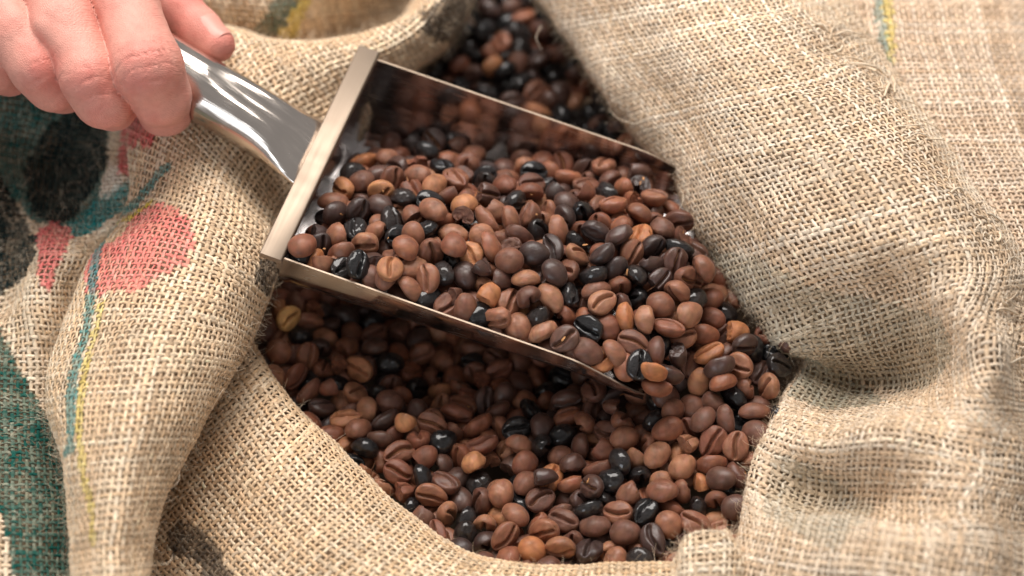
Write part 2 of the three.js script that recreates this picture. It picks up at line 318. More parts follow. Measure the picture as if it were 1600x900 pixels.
// big roll on the right with the deep crease, then the bulge below it
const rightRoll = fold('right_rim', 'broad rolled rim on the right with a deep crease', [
  [[840, -10, -40], [812, -50, 18], [900, -60, 50], [1000, -75, 66], [1100, -90, 70], [1190, -105, 60], [1262, -118, 34]],
  [[905, 40, -40], [858, 16, 14], [945, 0, 46], [1040, -15, 64], [1135, -30, 68], [1220, -45, 60], [1290, -60, 34]],
  [[965, 120, -44], [912, 100, 10], [1000, 78, 42], [1085, 60, 62], [1180, 42, 68], [1260, 22, 60], [1330, 4, 36]],
  [[1035, 210, -44], [985, 192, 8], [1070, 166, 42], [1160, 145, 62], [1250, 122, 68], [1325, 100, 60], [1385, 84, 38]],
  [[1090, 290, -44], [1044, 272, 6], [1130, 248, 42], [1225, 225, 62], [1315, 200, 68], [1392, 175, 60], [1440, 165, 40]],
  [[1140, 370, -44], [1092, 362, 4], [1185, 334, 40], [1285, 302, 58], [1380, 275, 66], [1456, 250, 60], [1496, 246, 40]],
  [[1180, 440, -44], [1136, 446, 0], [1235, 412, 34], [1340, 378, 52], [1440, 350, 62], [1520, 335, 56], [1554, 330, 36]],
  [[1225, 490, -44], [1186, 512, -2], [1280, 480, 22], [1390, 445, 38], [1490, 415, 56], [1560, 405, 46], [1600, 404, 30]],
  [[1275, 530, -44], [1226, 548, -4], [1318, 536, 10], [1415, 515, 20], [1512, 490, 54], [1560, 486, 44], [1630, 482, 24]],
  [[1300, 562, -44], [1256, 562, -10], [1345, 598, -12], [1430, 592, 4], [1538, 556, 52], [1584, 560, 38], [1644, 560, 18]],
  [[1280, 590, -44], [1226, 612, -6], [1312, 638, -2], [1420, 634, 12], [1524, 624, 46], [1590, 634, 34], [1650, 640, 14]],
  [[1260, 660, -44], [1200, 664, -2], [1285, 684, 24], [1390, 674, 40], [1510, 696, 40], [1590, 710, 32], [1650, 724, 10]],
  [[1235, 740, -44], [1180, 734, 0], [1262, 772, 5], [1370, 782, 19], [1490, 784, 38], [1580, 796, 28], [1650, 806, 8]],
  [[1215, 815, -44], [1160, 812, 0], [1250, 836, 24], [1355, 846, 38], [1475, 862, 40], [1570, 878, 28], [1650, 890, 8]],
  [[1200, 890, -44], [1148, 886, 2], [1240, 910, 22], [1345, 922, 34], [1465, 938, 40], [1560, 950, 28], [1640, 960, 8]],
  [[1190, 990, -44], [1136, 985, 2], [1230, 1000, 20], [1335, 1010, 30], [1455, 1020, 36], [1550, 1030, 26], [1630, 1040, 8]],
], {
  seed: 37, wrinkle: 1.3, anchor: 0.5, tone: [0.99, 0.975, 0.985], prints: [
    { color: INK.greytealShade, ink: 0.5, pts: [[1235, 556], [1300, 575], [1350, 600], [1390, 622], [1300, 646], [1230, 616]] },  // faded bluish print together with the crease's shade, painted into the threads
    { color: INK.greytealShade, ink: 0.34, pts: [[1100, 390], [1180, 400], [1290, 450], [1400, 480], [1470, 500], [1490, 560], [1440, 610], [1350, 600], [1250, 560], [1180, 520]] },  // shaded lower face of the roll tinted grey-green, over weathered print
    { color: INK.greytealShade, ink: 0.28, pts: [[1210, 700], [1290, 730], [1370, 790], [1300, 860], [1190, 800]] },  // shade of the lower hollow painted into the thread colour
  ] });

// gathered corner of the front rim
fold('knotted_corner', 'small gathered corner of cloth at the end of the front rim', [
  [[1070, 850, -30], [1084, 836, -6], [1108, 828, 0], [1134, 830, -4], [1150, 846, -30]],
  [[1052, 872, -30], [1066, 860, 6], [1100, 850, 14], [1138, 852, 8], [1158, 866, -30]],
  [[1040, 896, -30], [1058, 888, 10], [1098, 880, 19], [1142, 884, 10], [1162, 892, -30]],
  [[1036, 926, -30], [1056, 920, 10], [1096, 918, 17], [1140, 920, 10], [1160, 924, -30]],
  [[1036, 970, -30], [1056, 970, 6], [1096, 970, 10], [1140, 970, 6], [1160, 970, -30]],
], { seed: 91, wrinkle: 2.6 });

// layer lying behind the right roll
fold('outer_layer', 'flat outer layer behind the frayed edge of the right rim', [
  [[1180, -140, 10], [1290, -140, 30], [1400, -140, 30], [1520, -140, 22], [1640, -140, 14], [1800, -140, 4]],
  [[1220, -40, 10], [1330, -40, 30], [1440, -40, 30], [1560, -40, 22], [1660, -40, 14], [1800, -40, 4]],
  [[1290, 80, 12], [1390, 80, 32], [1480, 80, 31], [1580, 80, 24], [1670, 80, 14], [1800, 80, 4]],
  [[1370, 200, 12], [1460, 200, 32], [1530, 200, 30], [1610, 200, 24], [1690, 200, 14], [1800, 200, 4]],
  [[1440, 320, 10], [1530, 320, 28], [1590, 320, 26], [1660, 320, 20], [1730, 320, 10], [1820, 320, 0]],
  [[1500, 460, 4], [1585, 460, 18], [1640, 460, 16], [1700, 460, 10], [1770, 460, 2], [1860, 460, -8]],
  [[1520, 620, -6], [1610, 620, 6], [1670, 620, 4], [1740, 620, -2], [1810, 620, -10], [1900, 620, -20]],
], {
  seed: 51, wrinkle: 1.0, pitch: 1.7, fat: 0.54, tone: [1.02, 0.978, 1.0], prints: [
    { color: INK.yellow, ink: 0.5, pts: [[1374, -80], [1392, -80], [1394, 40], [1396, 104], [1386, 106], [1382, 40]] },
    { color: INK.teal, ink: 0.5, pts: [[1362, -80], [1374, -80], [1382, 40], [1386, 108], [1377, 110], [1372, 40]] },
  ] });

// cloth behind the left roll, sinking into a hollow, and the green printed side of the sack
fold('back_layer', 'shaded cloth behind the left rim with green and yellow print', [
  [[140, -140, 30], [270, -150, 36], [400, -150, 40], [520, -150, 30], [610, -150, 10], [680, -140, -10]],
  [[140, -60, 22], [270, -60, 30], [400, -60, 34], [520, -60, 20], [610, -60, -4], [676, -60, -24]],
  [[160, 20, 6], [290, 10, 18], [420, 10, 22], [520, 0, -4], [600, 0, -24], [664, 0, -36]],
  [[180, 100, -10], [310, 80, -6], [430, 90, -10], [520, 76, -30], [590, 66, -38], [640, 60, -44]],
  [[200, 200, -30], [320, 180, -30], [440, 180, -30], [520, 170, -40], [570, 160, -46], [610, 140, -50]],
], {
  seed: 67, wrinkle: 1.2, prints: [
    { color: INK.green, ink: 0.72, pts: [[400, 52], [420, 10], [440, -30], [475, -30], [450, 20], [432, 56]] },
    { color: INK.yellow, ink: 0.6, pts: [[432, 56], [450, 20], [475, -30], [500, -30], [470, 30], [450, 60]] },
  ] });
fold('side_layer', 'outer side of the sack printed dark green with a small red cherry', [
  [[-160, 20, 20], [-40, 30, 12], [60, 50, 2], [130, 80, -4], [200, 120, 0], [270, 150, 6]],
  [[-160, 130, 20], [-40, 140, 14], [50, 150, 0], [120, 170, -8], [190, 190, 2], [260, 210, 10]],
  [[-160, 230, 14], [-50, 240, 6], [30, 250, -12], [100, 255, -20], [180, 250, 2], [250, 255, 14]],
  [[-160, 320, 10], [-50, 325, 2], [20, 330, -10], [90, 340, -8], [165, 338, 4], [235, 320, 8]],
  [[-160, 400, 6], [-60, 400, 0], [10, 400, -8], [75, 390, 8], [140, 390, 6], [210, 380, -10]],
  [[-160, 490, 6], [-60, 490, 0], [5, 490, -8], [62, 480, 4], [115, 480, -8], [180, 480, -24]],
  [[-160, 600, 10], [-60, 600, 4], [0, 600, -4], [55, 600, -8], [110, 600, -18], [170, 600, -30]],
  [[-160, 720, 14], [-60, 720, 8], [0, 720, 4], [60, 720, -2], [120, 720, -12], [180, 720, -26]],
  [[-160, 840, 14], [-60, 840, 10], [0, 840, 6], [65, 840, 2], [130, 840, -10], [190, 840, -24]],
  [[-160, 980, 10], [-60, 980, 6], [0, 980, 4], [65, 980, 0], [130, 980, -12], [190, 980, -24]],
], {
  seed: 79, wrinkle: 1.4, prints: [
    { color: lin(26, 88, 84), ink: 0.86, pts: [[-150, 90], [60, 90], [150, 140], [172, 200], [160, 300], [130, 345], [90, 356], [50, 340], [0, 280], [-150, 262]] },
    { color: INK.dark, ink: 0.94, pts: [[70, 196], [112, 170], [165, 180], [168, 250], [140, 320], [96, 350], [50, 330], [34, 270]] },
    { color: INK.dark, ink: 0.9, pts: [[-150, 266], [0, 272], [40, 340], [62, 372], [40, 430], [0, 470], [-150, 480]] },
    { color: INK.teal, ink: 0.85, pts: [[104, 352], [150, 316], [200, 280], [246, 250], [262, 262], [210, 318], [160, 350], [120, 372]] },
    { color: INK.white, ink: 0.6, pts: [[160, 300], [172, 250], [186, 262], [196, 280], [180, 300], [165, 315]] },
    { color: INK.red, ink: 0.85, pts: [[190, 275], [186, 236], [192, 200], [215, 176], [240, 186], [232, 235], [208, 270]] },
    { color: INK.red, ink: 0.8, pts: [[54, 384], [64, 356], [92, 346], [114, 360], [100, 392], [86, 436], [70, 456], [58, 420]] },
    { color: INK.green, ink: 0.9, pts: [[-150, 500], [0, 510], [26, 560], [60, 640], [100, 720], [130, 840], [160, 960], [40, 960], [16, 880], [4, 810], [-150, 790]] },
  ] });
for (const [nm, c] of Object.entries(folds)) fuzz(c, { rolled_rim: 15000, right_rim: 24000, front_rim: 6500, knotted_corner: 2600, outer_layer: 6000, back_layer: 2500, side_layer: 6000 }[nm], 900 + nm.length, c.mesh, nm === 'front_rim' ? (s, t, r) => s > 0.33 || r() < 0.22 : null);
// frayed outer edge of the right roll
fuzz(rightRoll, 26000, 77, rightRoll.mesh, (s, t, r) => s > 0.8 && s < 0.99 && t < 0.62 && r() < 0.5, [2, 5]);

{ // ragged stitches over that edge, and a few long fibres that have come loose
  const tubeAt = (name, pts, rad, mat, parent, seg = 10) => add(name, new THREE.TubeGeometry(new THREE.CatmullRomCurve3(pts.map((p) => p.clone().multiplyScalar(K))), seg, rad * K, 5), mat, parent);
  const r = rng(404), sm = [0, 1, 2].map((i) => new THREE.MeshStandardMaterial({ color: new THREE.Color().setRGB(...JUTE[[1, 5, 3][i]]), roughness: 0.9 })), p = [0, 0, 0], n = [0, 0, 0];
  for (let i = 0; i < 80; i++) {   // ragged thread ends
    const t = (0.01 + 0.62 * r()) * (rightRoll.nt - 1), s0 = 0.8 + 0.1 * r(), L = 0.02 + 0.07 * r(), w = (r() - 0.5) * 9, pts = [], lift = 0.3 + 1.3 * r() ** 2;
    for (let k = 0; k < 4; k++) { const s = (s0 + L * k / 3) * (rightRoll.ns - 1), tt = t + w * k / 3 + 1.5 * (r() - 0.5); rightRoll.look(s, tt, rightRoll.p, p); rightRoll.look(s, tt, rightRoll.n, n); const h = 0.25 + lift * Math.sin(Math.PI * k / 3.4); pts.push(V(p[0] + n[0] * h, p[1] + n[1] * h, p[2] + n[2] * h)); }
    tubeAt('frayed_thread', pts, 0.14 + 0.34 * r() ** 2, sm[i % 3], rightRoll.mesh, 8);
  }
  const fibreMat = sm[1];
  for (const f of [[[952, 172, 16], [968, 186, 20], [990, 193, 22], [1004, 188, 16], [1012, 180, 8]], [[1062, 294, 16], [1068, 310, 20], [1060, 330, 18], [1052, 344, 14]], [[846, 40, 20], [838, 60, 22], [846, 78, 18]], [[1110, 410, 12], [1096, 424, 16], [1098, 440, 14]], [[258, 768, 14], [276, 756, 18], [280, 738, 14], [270, 722, 10]], [[330, 640, 14], [346, 612, 18], [352, 606, 12]], [[236, 884, 12], [262, 880, 16], [270, 868, 10]]])
    tubeAt('loose_fibre', f.map((q) => P(...q)), 0.085, fibreMat, sack, 24);
}

// ---------------------------------------------------------------- the scoop
function brushed(seed, w, h, lo, hi, stretch) {   // roughness streaks of rubbed metal
  const d = new Uint8Array(w * h * 4), r = rng(seed);
  const line = Array.from({ length: h }, () => r());
  for (let y = 0; y < h; y++) for (let x = 0; x < w; x++) {
    let v = 0.5 + 0.35 * N3(x / stretch, y / 2.2, seed) + 0.3 * N3(x / (stretch * 3), y / 9, seed + 4) + 0.25 * (line[y] - 0.5) + 0.35 * N3(x / 50, y / 50, seed + 8);
    v = clamp(lerp(lo, hi, v), 0, 1) * 255; const o = (y * w + x) * 4; d[o] = d[o + 1] = d[o + 2] = v; d[o + 3] = 255;
  }
  const t = new THREE.DataTexture(d, w, h); t.wrapS = t.wrapT = THREE.RepeatWrapping; t.magFilter = THREE.LinearFilter; t.needsUpdate = true; return t;
}
const rubbed = brushed(3, 512, 256, 0.05, 0.34, 40), matted = brushed(5, 512, 128, 0.36, 0.5, 160);
const steel = new THREE.MeshStandardMaterial({ color: new THREE.Color().setRGB(0.60, 0.57, 0.56), metalness: 1, roughness: 1, roughnessMap: rubbed });
const streaks = (() => { const w = 256, h = 512, d = new Uint8Array(w * h * 4); for (let y = 0; y < h; y++) for (let x = 0; x < w; x++) { const a = y / h * 2 * Math.PI, cx = Math.cos(a) * 5, cy = Math.sin(a) * 5, v = clamp(128 + 95 * N3(cx * 1.1, cy * 1.1, x / 200) + 55 * N3(cx * 3.2, cy * 3.2, x / 120 + 7) + 14 * N3(cx * 14, cy * 14, x / 60), 0, 255), o = (y * w + x) * 4; d[o] = d[o + 1] = d[o + 2] = v; d[o + 3] = 255; } const t = new THREE.DataTexture(d, w, h); t.wrapS = t.wrapT = THREE.RepeatWrapping; t.magFilter = THREE.LinearFilter; t.needsUpdate = true; return t; })();
const chrome = new THREE.MeshStandardMaterial({ color: new THREE.Color().setRGB(0.64, 0.575, 0.52), metalness: 1, roughness: 0.95, roughnessMap: rubbed, bumpMap: streaks, bumpScale: 0.00009 });
const dullSteel = new THREE.MeshStandardMaterial({ color: new THREE.Color().setRGB(0.31, 0.245, 0.19), metalness: 1, roughness: 1.25, roughnessMap: matted });

const SB = atHeight(437, 402, 31), SF = atHeight(584, 90, 30), ST = atHeight(1012, 604, 15);
const SW = SF.distanceTo(SB), SL = ST.distanceTo(SB);
const EL = ST.clone().sub(SB).normalize(), EW = SF.clone().sub(SB).normalize(), EU = EL.clone().cross(EW).normalize(); if (EU.y < 0) EU.negate();
const local = (l, w, h) => SB.clone().addScaledVector(EL, l).addScaledVector(EW, w).addScaledVector(EU, h);
const toLocal = (() => { const m = new THREE.Matrix4().makeBasis(EL, EW, EU).setPosition(SB).invert(); return (p) => p.clone().applyMatrix4(m); })();
const scoopDepth = (u) => lerp(37, 13, u ** 1.1), rimDrop = (u) => -5 * smooth(0.78, 1, u);
function scoopProfile(u) {   // inner outline of the pan across, [w, h] from the near rim to the far rim
  const H = scoopDepth(u), top = rimDrop(u), r = Math.min(37, (H + top) * 0.97), rf = Math.min(13, (H + top) * 0.7), out = [];
  for (let i = 0; i < 5; i++) out.push([0, lerp(top, -H + r, i / 5)]);
  for (let i = 0; i <= 8; i++) { const a = i / 8 * Math.PI / 2; out.push([r - r * Math.cos(a), -H + r - r * Math.sin(a)]); }
  for (let i = 1; i < 6; i++) out.push([lerp(r, SW - rf, i / 6), -H]);
  for (let i = 0; i <= 8; i++) { const a = i / 8 * Math.PI / 2; out.push([SW - rf + rf * Math.sin(a), -H + rf - rf * Math.cos(a)]); }
  for (let i = 1; i <= 5; i++) out.push([SW, lerp(-H + rf, top, i / 5)]);
  return out;
}
function offset(pr, t) { return pr.map((p, i) => { const a = pr[Math.max(i - 1, 0)], b = pr[Math.min(i + 1, pr.length - 1)], x = b[0] - a[0], y = b[1] - a[1], l = Math.hypot(x, y) || 1; return [p[0] + y / l * t, p[1] - x / l * t]; }); }
const scoop = new THREE.Group(); scoop.name = 'metal_scoop'; scene.add(scoop);
scoop.userData = { label: 'polished steel scoop with a tube handle, heaped with roasted coffee beans', category: 'scoop' };
{
  const pos = [], idx = [], uv = [], NS = 40; let M = 0;
  for (let k = 0; k <= NS; k++) {
    const u = k / NS, inn = scoopProfile(u), out = offset(inn, -0.55).reverse(), ring = [...inn, ...out]; M = ring.length;
    // outer skin lies on the far side of the sheet from the beans
    ring.forEach(([w, h], i) => { const p = local(u * SL, w, h); pos.push(p.x * K, p.y * K, p.z * K); uv.push(u * SL / 60, i / M * 4); });
    if (k) for (let i = 0; i < M; i++) { const a = (k - 1) * M + i, b = (k - 1) * M + (i + 1) % M, c = k * M + i, d = k * M + (i + 1) % M; idx.push(a, b, c, b, d, c); }
  }
  for (const k of [0, NS]) for (let i = 0; i < M / 2 - 1; i++) { const o = k * M, a = o + i, b = o + i + 1, c = o + M - 1 - i, d = o + M - 2 - i; k ? idx.push(a, b, c, b, d, c) : idx.push(a, c, b, b, c, d); }
  const sheet = seal(geo(pos, idx, null, null, uv)), faces = [[], []], ix = sheet.index.array;
  for (let i = 0; i < ix.length; i += 3) { const h = [ix[i], ix[i + 1], ix[i + 2]].map((k) => (k % M < M / 2 ? 0 : 1)); faces[h[0] === h[1] && h[1] === h[2] ? 0 : 1].push(ix[i], ix[i + 1], ix[i + 2]); }
  const pan = add('pan', toCreasedNormals(geo(pos, faces[0], null, null, uv), 0.7), steel, scoop); add('cut_edge', toCreasedNormals(geo(pos, faces[1], null, null, uv), 0.7), dullSteel, pan);
  const outline = [...offset(scoopProfile(0), -0.65)], shape = new THREE.Shape(outline.map(([w, h]) => new THREE.Vector2(w * K, h * K)));
  const plate = new THREE.ExtrudeGeometry(shape, { depth: 1.2 * K, bevelEnabled: false });
  const basis = (o) => new THREE.Matrix4().makeBasis(EW, EU, EL.clone().negate()).setPosition(o.clone().multiplyScalar(K));
  plate.applyMatrix4(basis(local(0, 0, 0))); seal(plate); add('back_plate', plate, steel, scoop);
  // folded rim along the top of the back plate
  const lip = new THREE.Shape(); const lw = 6.6, lh = 1.7, rr = 0.55;
  lip.moveTo(rr, 0); lip.lineTo(lw - rr, 0); lip.quadraticCurveTo(lw, 0, lw, -rr); lip.lineTo(lw, -lh); lip.lineTo(0, -lh); lip.lineTo(0, -rr); lip.quadraticCurveTo(0, 0, rr, 0);
  const lipGeo = new THREE.ExtrudeGeometry(lip, { depth: SW + 3.2, bevelEnabled: true, bevelSize: 0.25, bevelThickness: 0.25, bevelSegments: 2, curveSegments: 5 });
  lipGeo.scale(K, K, K); const lu = lipGeo.attributes.uv; for (let i = 0; i < lu.count; i++) lu.setXY(i, lipGeo.attributes.position.getZ(i) / 0.05, lipGeo.attributes.position.getX(i) / 0.05);
  lipGeo.applyMatrix4(new THREE.Matrix4().makeBasis(EL.clone().negate(), EU, EW.clone().negate()).setPosition(local(1.0, SW + 1.6, 1.3).multiplyScalar(K)));
  add('folded_rim', toCreasedNormals(seal(lipGeo), 0.6), dullSteel, scoop);
}
const HA = local(-1.4, SW * 0.5, -4.5), HB = P(200, 70, 66), HD = HB.clone().sub(HA).normalize();
{
  const side = EW.clone().addScaledVector(HD, -EW.dot(HD)).normalize(), nrm = side.clone().cross(HD).normalize(); if (nrm.y < 0) nrm.negate();
  const pos = [], idx = [], uv = [], LEN = 100, NS = 64, M = 48;
  for (let k = 0; k <= NS; k++) {
    const s = k / NS * LEN, f = 1 - smooth(0, 30, s), f2 = Math.max(0, Math.sin(Math.PI * clamp(s / 44, 0, 1))), c = HA.clone().addScaledVector(HD, s);
    const hw = lerp(10.2, 13.6, f ** 1.6), ht = lerp(10.2, 2.6, f ** 1.7) * (s > LEN - 6 ? Math.sqrt(Math.max(0.02, 1 - ((s - LEN + 6) / 6) ** 2)) : 1), hw2 = s > LEN - 6 ? ht : hw;
    for (let i = 0; i < M; i++) {
      const a = i / M * 2 * Math.PI, x = Math.cos(a) * hw2; let y = Math.sin(a) * ht; y *= 1 - 0.3 * f2 * Math.exp(-((x / hw) ** 2) * 9) * (s < 44 ? 1 : 0);
      const p = c.clone().addScaledVector(side, x).addScaledVector(nrm, y); pos.push(p.x * K, p.y * K, p.z * K); uv.push(s / 60, i / M);
    }
    if (k) for (let i = 0; i < M; i++) { const o = (k - 1) * M, j = (i + 1) % M; idx.push(o + i, o + M + i, o + j, o + j, o + M + i, o + M + j); }
  }
  const n0 = pos.length / 3, e0 = HA.clone(), e1 = HA.clone().addScaledVector(HD, LEN); pos.push(e0.x * K, e0.y * K, e0.z * K, e1.x * K, e1.y * K, e1.z * K); uv.push(0, 0, 0, 0);
  for (let i = 0; i < M; i++) { const j = (i + 1) % M; idx.push(n0, i, j, n0 + 1, NS * M + j, NS * M + i); }
  add('tube_handle', seal(geo(pos, idx, null, null, uv)), chrome, scoop);
}

// ---------------------------------------------------------------- coffee beans: shapes
function beanShape(v) {
  const r = rng(200 + v), a = 4.3 + 1.2 * r(), c = 3.3 + 0.75 * r(), bd = 2.9 + 0.9 * r(), bf = 1.55 + 0.55 * r(), wob = r() * 6, bend = 0.35 + 0.35 * r(), black = v >= 12, grooveW = 0.42 + 0.2 * r(), egg = 0.34 * (r() - 0.5), twist = 0.5 * (r() - 0.5), lump = 0.5 + r();
  const M = 32, NL = 20, pos = [], idx = [], col = [];
  const cx = (x) => bend * Math.sin(x * 0.55 + wob) * 0.8;
  const surf = (x01, al) => {   // x01 -1..1 along, al angle from the creased side
    const rr = Math.sqrt(Math.max(0, 1 - x01 * x01)), cy = Math.cos(al) * rr, cz = Math.sin(al) * rr;
    let x = a * x01, z = c * cz * (1 + egg * x01), y = cy < 0 ? bd * cy : bf * Math.sign(cy) * Math.pow(cy, 0.72);
    let g = 0;
    if (cy > 0) { const q = (z - cx(x)) / grooveW; g = Math.exp(-q * q) * smooth(0.97, 0.7, Math.abs(x01)); y -= 1.5 * g; y += 0.22 * Math.exp(-(((Math.abs(z - cx(x)) - 0.85) / 0.6) ** 2)) * smooth(0.95, 0.5, Math.abs(x01)); }
    z += twist * x01 * x01 * 1.2; const wr = black ? 0.3 : 0.13 * lump, n = wr * (N3(x / 1.5 + v * 9, y / 1.5, z / 1.5) + 0.6 * N3(x / 0.7, y / 0.7 + v * 5, z / 0.7)) + 0.32 * lump * N3(x / 3.2 + v * 3, y / 3.2, z / 3.2);
    if (v === 10 || v === 11) x = Math.min(x, a * (v === 10 ? 0.3 : 0.05) + 0.5 * N3(y, z, v) + 0.25 * N3(y * 3, z * 3, v));   // broken beans
    return [x, y + n * Math.sign(cy || 1), z + n * 0.7, g];
  };
  for (let k = 0; k <= NL; k++) { const th = Math.PI * k / NL, x01 = -Math.cos(th); for (let i = 0; i < M; i++) { const al0 = i / M * 2 * Math.PI, al = al0 - 0.62 * Math.sin(al0), [x, y, z, g] = surf(x01, al); pos.push(x * K, y * K, z * K); const t = 1 + 0.42 * N3(x / 2.4, y / 2.4 + v, z / 2.4) + 0.3 * N3(x / 0.7, y / 0.7, z / 0.7 + v); col.push(t, t * (1 + 0.14 * N3(x / 1.8, y / 1.8, z + v)), t); } }
  for (let k = 0; k < NL; k++) for (let i = 0; i < M; i++) { const o = k * M, j = (i + 1) % M; idx.push(o + i, o + j, o + M + i, o + j, o + M + j, o + M + i); }
  let g = geo(pos, idx, null, col); g = mergeVertices(g, 1e-6); g.computeVertexNormals();
  // is it inside out? compare with the outward direction
  const chk = g.attributes.normal, pp = g.attributes.position; let s = 0; for (let i = 0; i < pp.count; i++) s += chk.getX(i) * pp.getX(i) + chk.getY(i) * pp.getY(i) + chk.getZ(i) * pp.getZ(i);
  if (s < 0) { const ix = g.index.array; for (let i = 0; i < ix.length; i += 3) { const t = ix[i]; ix[i] = ix[i + 1]; ix[i + 1] = t; } g.computeVertexNormals(); }
  const cp = [], ci = []; const CN = 14;
  for (let k = 0; k <= CN; k++) { const x01 = lerp(-0.82, 0.82, k / CN), x = a * x01, z = cx(x), cz = clamp(z / (c * Math.sqrt(1 - x01 * x01)), -0.9, 0.9), y = surf(x01, Math.asin(cz))[1]; const w = 0.26 * Math.sqrt(1 - (x01 / 0.9) ** 2) * (0.7 + 0.5 * N3(x * 1.3, v, 2)); for (const s of [-1, 0, 1]) cp.push(x * K, (y + (s ? 0.3 : 0.12)) * K, (z + s * w) * K); }
  for (let k = 0; k < CN; k++) for (let s = 0; s < 2; s++) { const o = k * 3 + s; ci.push(o, o + 1, o + 3, o + 1, o + 4, o + 3); }
  return { body: g, crease: geo(cp, ci), a, c, bd, bf };
}
const shapes = Array.from({ length: 17 }, (_, v) => beanShape(v));

// ---------------------------------------------------------------- coffee beans: let them settle in the sack and in the scoop
const bedLevel = [[430, 480, -13], [500, 600, -18], [620, 700, -14], [760, 830, -11], [900, 860, -8], [1100, 840, -4], [1150, 740, -2], [1050, 700, -4], [900, 690, -14], [700, 570, -31], [560, 490, -27], [860, 600, -29], [1000, 650, -10], [1060, 615, 4], [1120, 560, 8], [1200, 570, 3], [1180, 640, 1], [1150, 500, 8], [1100, 400, 8], [850, 90, -28], [780, 60, -28], [940, 160, -26], [710, 110, -30], [1000, 230, -8]].map(([a, b, h]) => { const p = atHeight(a, b, h); return [p.x, p.z, h]; });
const outlineBed = [[590, 150], [640, 60], [680, -130], [850, -130], [900, 40], [985, 160], [1075, 300], [1150, 420], [1226, 510], [1306, 552], [1262, 622], [1214, 690], [1196, 770], [1176, 905], [1050, 935], [830, 935], [715, 905], [622, 846], [532, 768], [442, 684], [372, 580], [372, 530], [398, 470], [420, 420], [500, 330], [570, 240], [640, 160]].map(([a, b]) => { const p = atHeight(a, b, -6); return [p.x, p.z]; });
const bed0 = (x, z) => { let s = 0, w = 0; for (const [a, b, h] of bedLevel) { const q = 1 / ((x - a) ** 2 + (z - b) ** 2 + 30) ** 1.6; s += q * h; w += q; } return s / w; };
const tmp = V(0, 0, 0);
const planeY = (x, z, h) => { const n = EU; return SB.y + (h - n.x * (x - SB.x) - n.z * (z - SB.z)) / n.y * 1; };   // height of the level h of the scoop above (x, z)
function bed(x, z) {   // the beans in the sack lie under the pan of the scoop
  const y = bed0(x, z), q = toLocal(tmp.set(x, planeY(x, z, 0), z)); if (q.x < -6 || q.x > SL || q.y < -8 || q.y > SW + 8) return y;
  const u = clamp(q.x / SL, 0, 1), under = planeY(x, z, -scoopDepth(u)) - 2, e = Math.min(smooth(-8, 10, q.y), smooth(-8, 10, SW - q.y)); return Math.min(y, lerp(y, under, e));
}
function heap(x, z) {   // surface of the beans in the scoop
  const p = toLocal(tmp.set(x, planeY(x, z, 0), z)), u = clamp(p.x / SL, 0, 1.05), w = clamp(p.y / SW, 0, 1);
  const near = lerp(-3, -0.5, smooth(0, 0.25, u)), far = -35 + 30 * u ** 0.75, h = lerp(near, far, w ** 1.7) + (5 + 2 * u) * Math.sin(Math.PI * w) * smooth(0.02, 0.35, u);
  return planeY(x, z, h) ;
}
function panFloor(x, z) { const p = toLocal(tmp.set(x, planeY(x, z, -12), z)), u = clamp(p.x / SL, 0, 1), H = scoopDepth(u), nearer = p.y < SW / 2, r = nearer ? Math.min(37, H * 0.97) : Math.min(13, H * 0.7), e = clamp(nearer ? p.y : SW - p.y, 0, r); return planeY(x, z, -H + r - Math.sqrt(Math.max(0, r * r - (r - e) ** 2)) + 0.8); }
const floorOf = (inside, x, z) => inside ? Math.max(heap(x, z) - 9.5, panFloor(x, z)) : bed(x, z) - 10;
const beans = [];
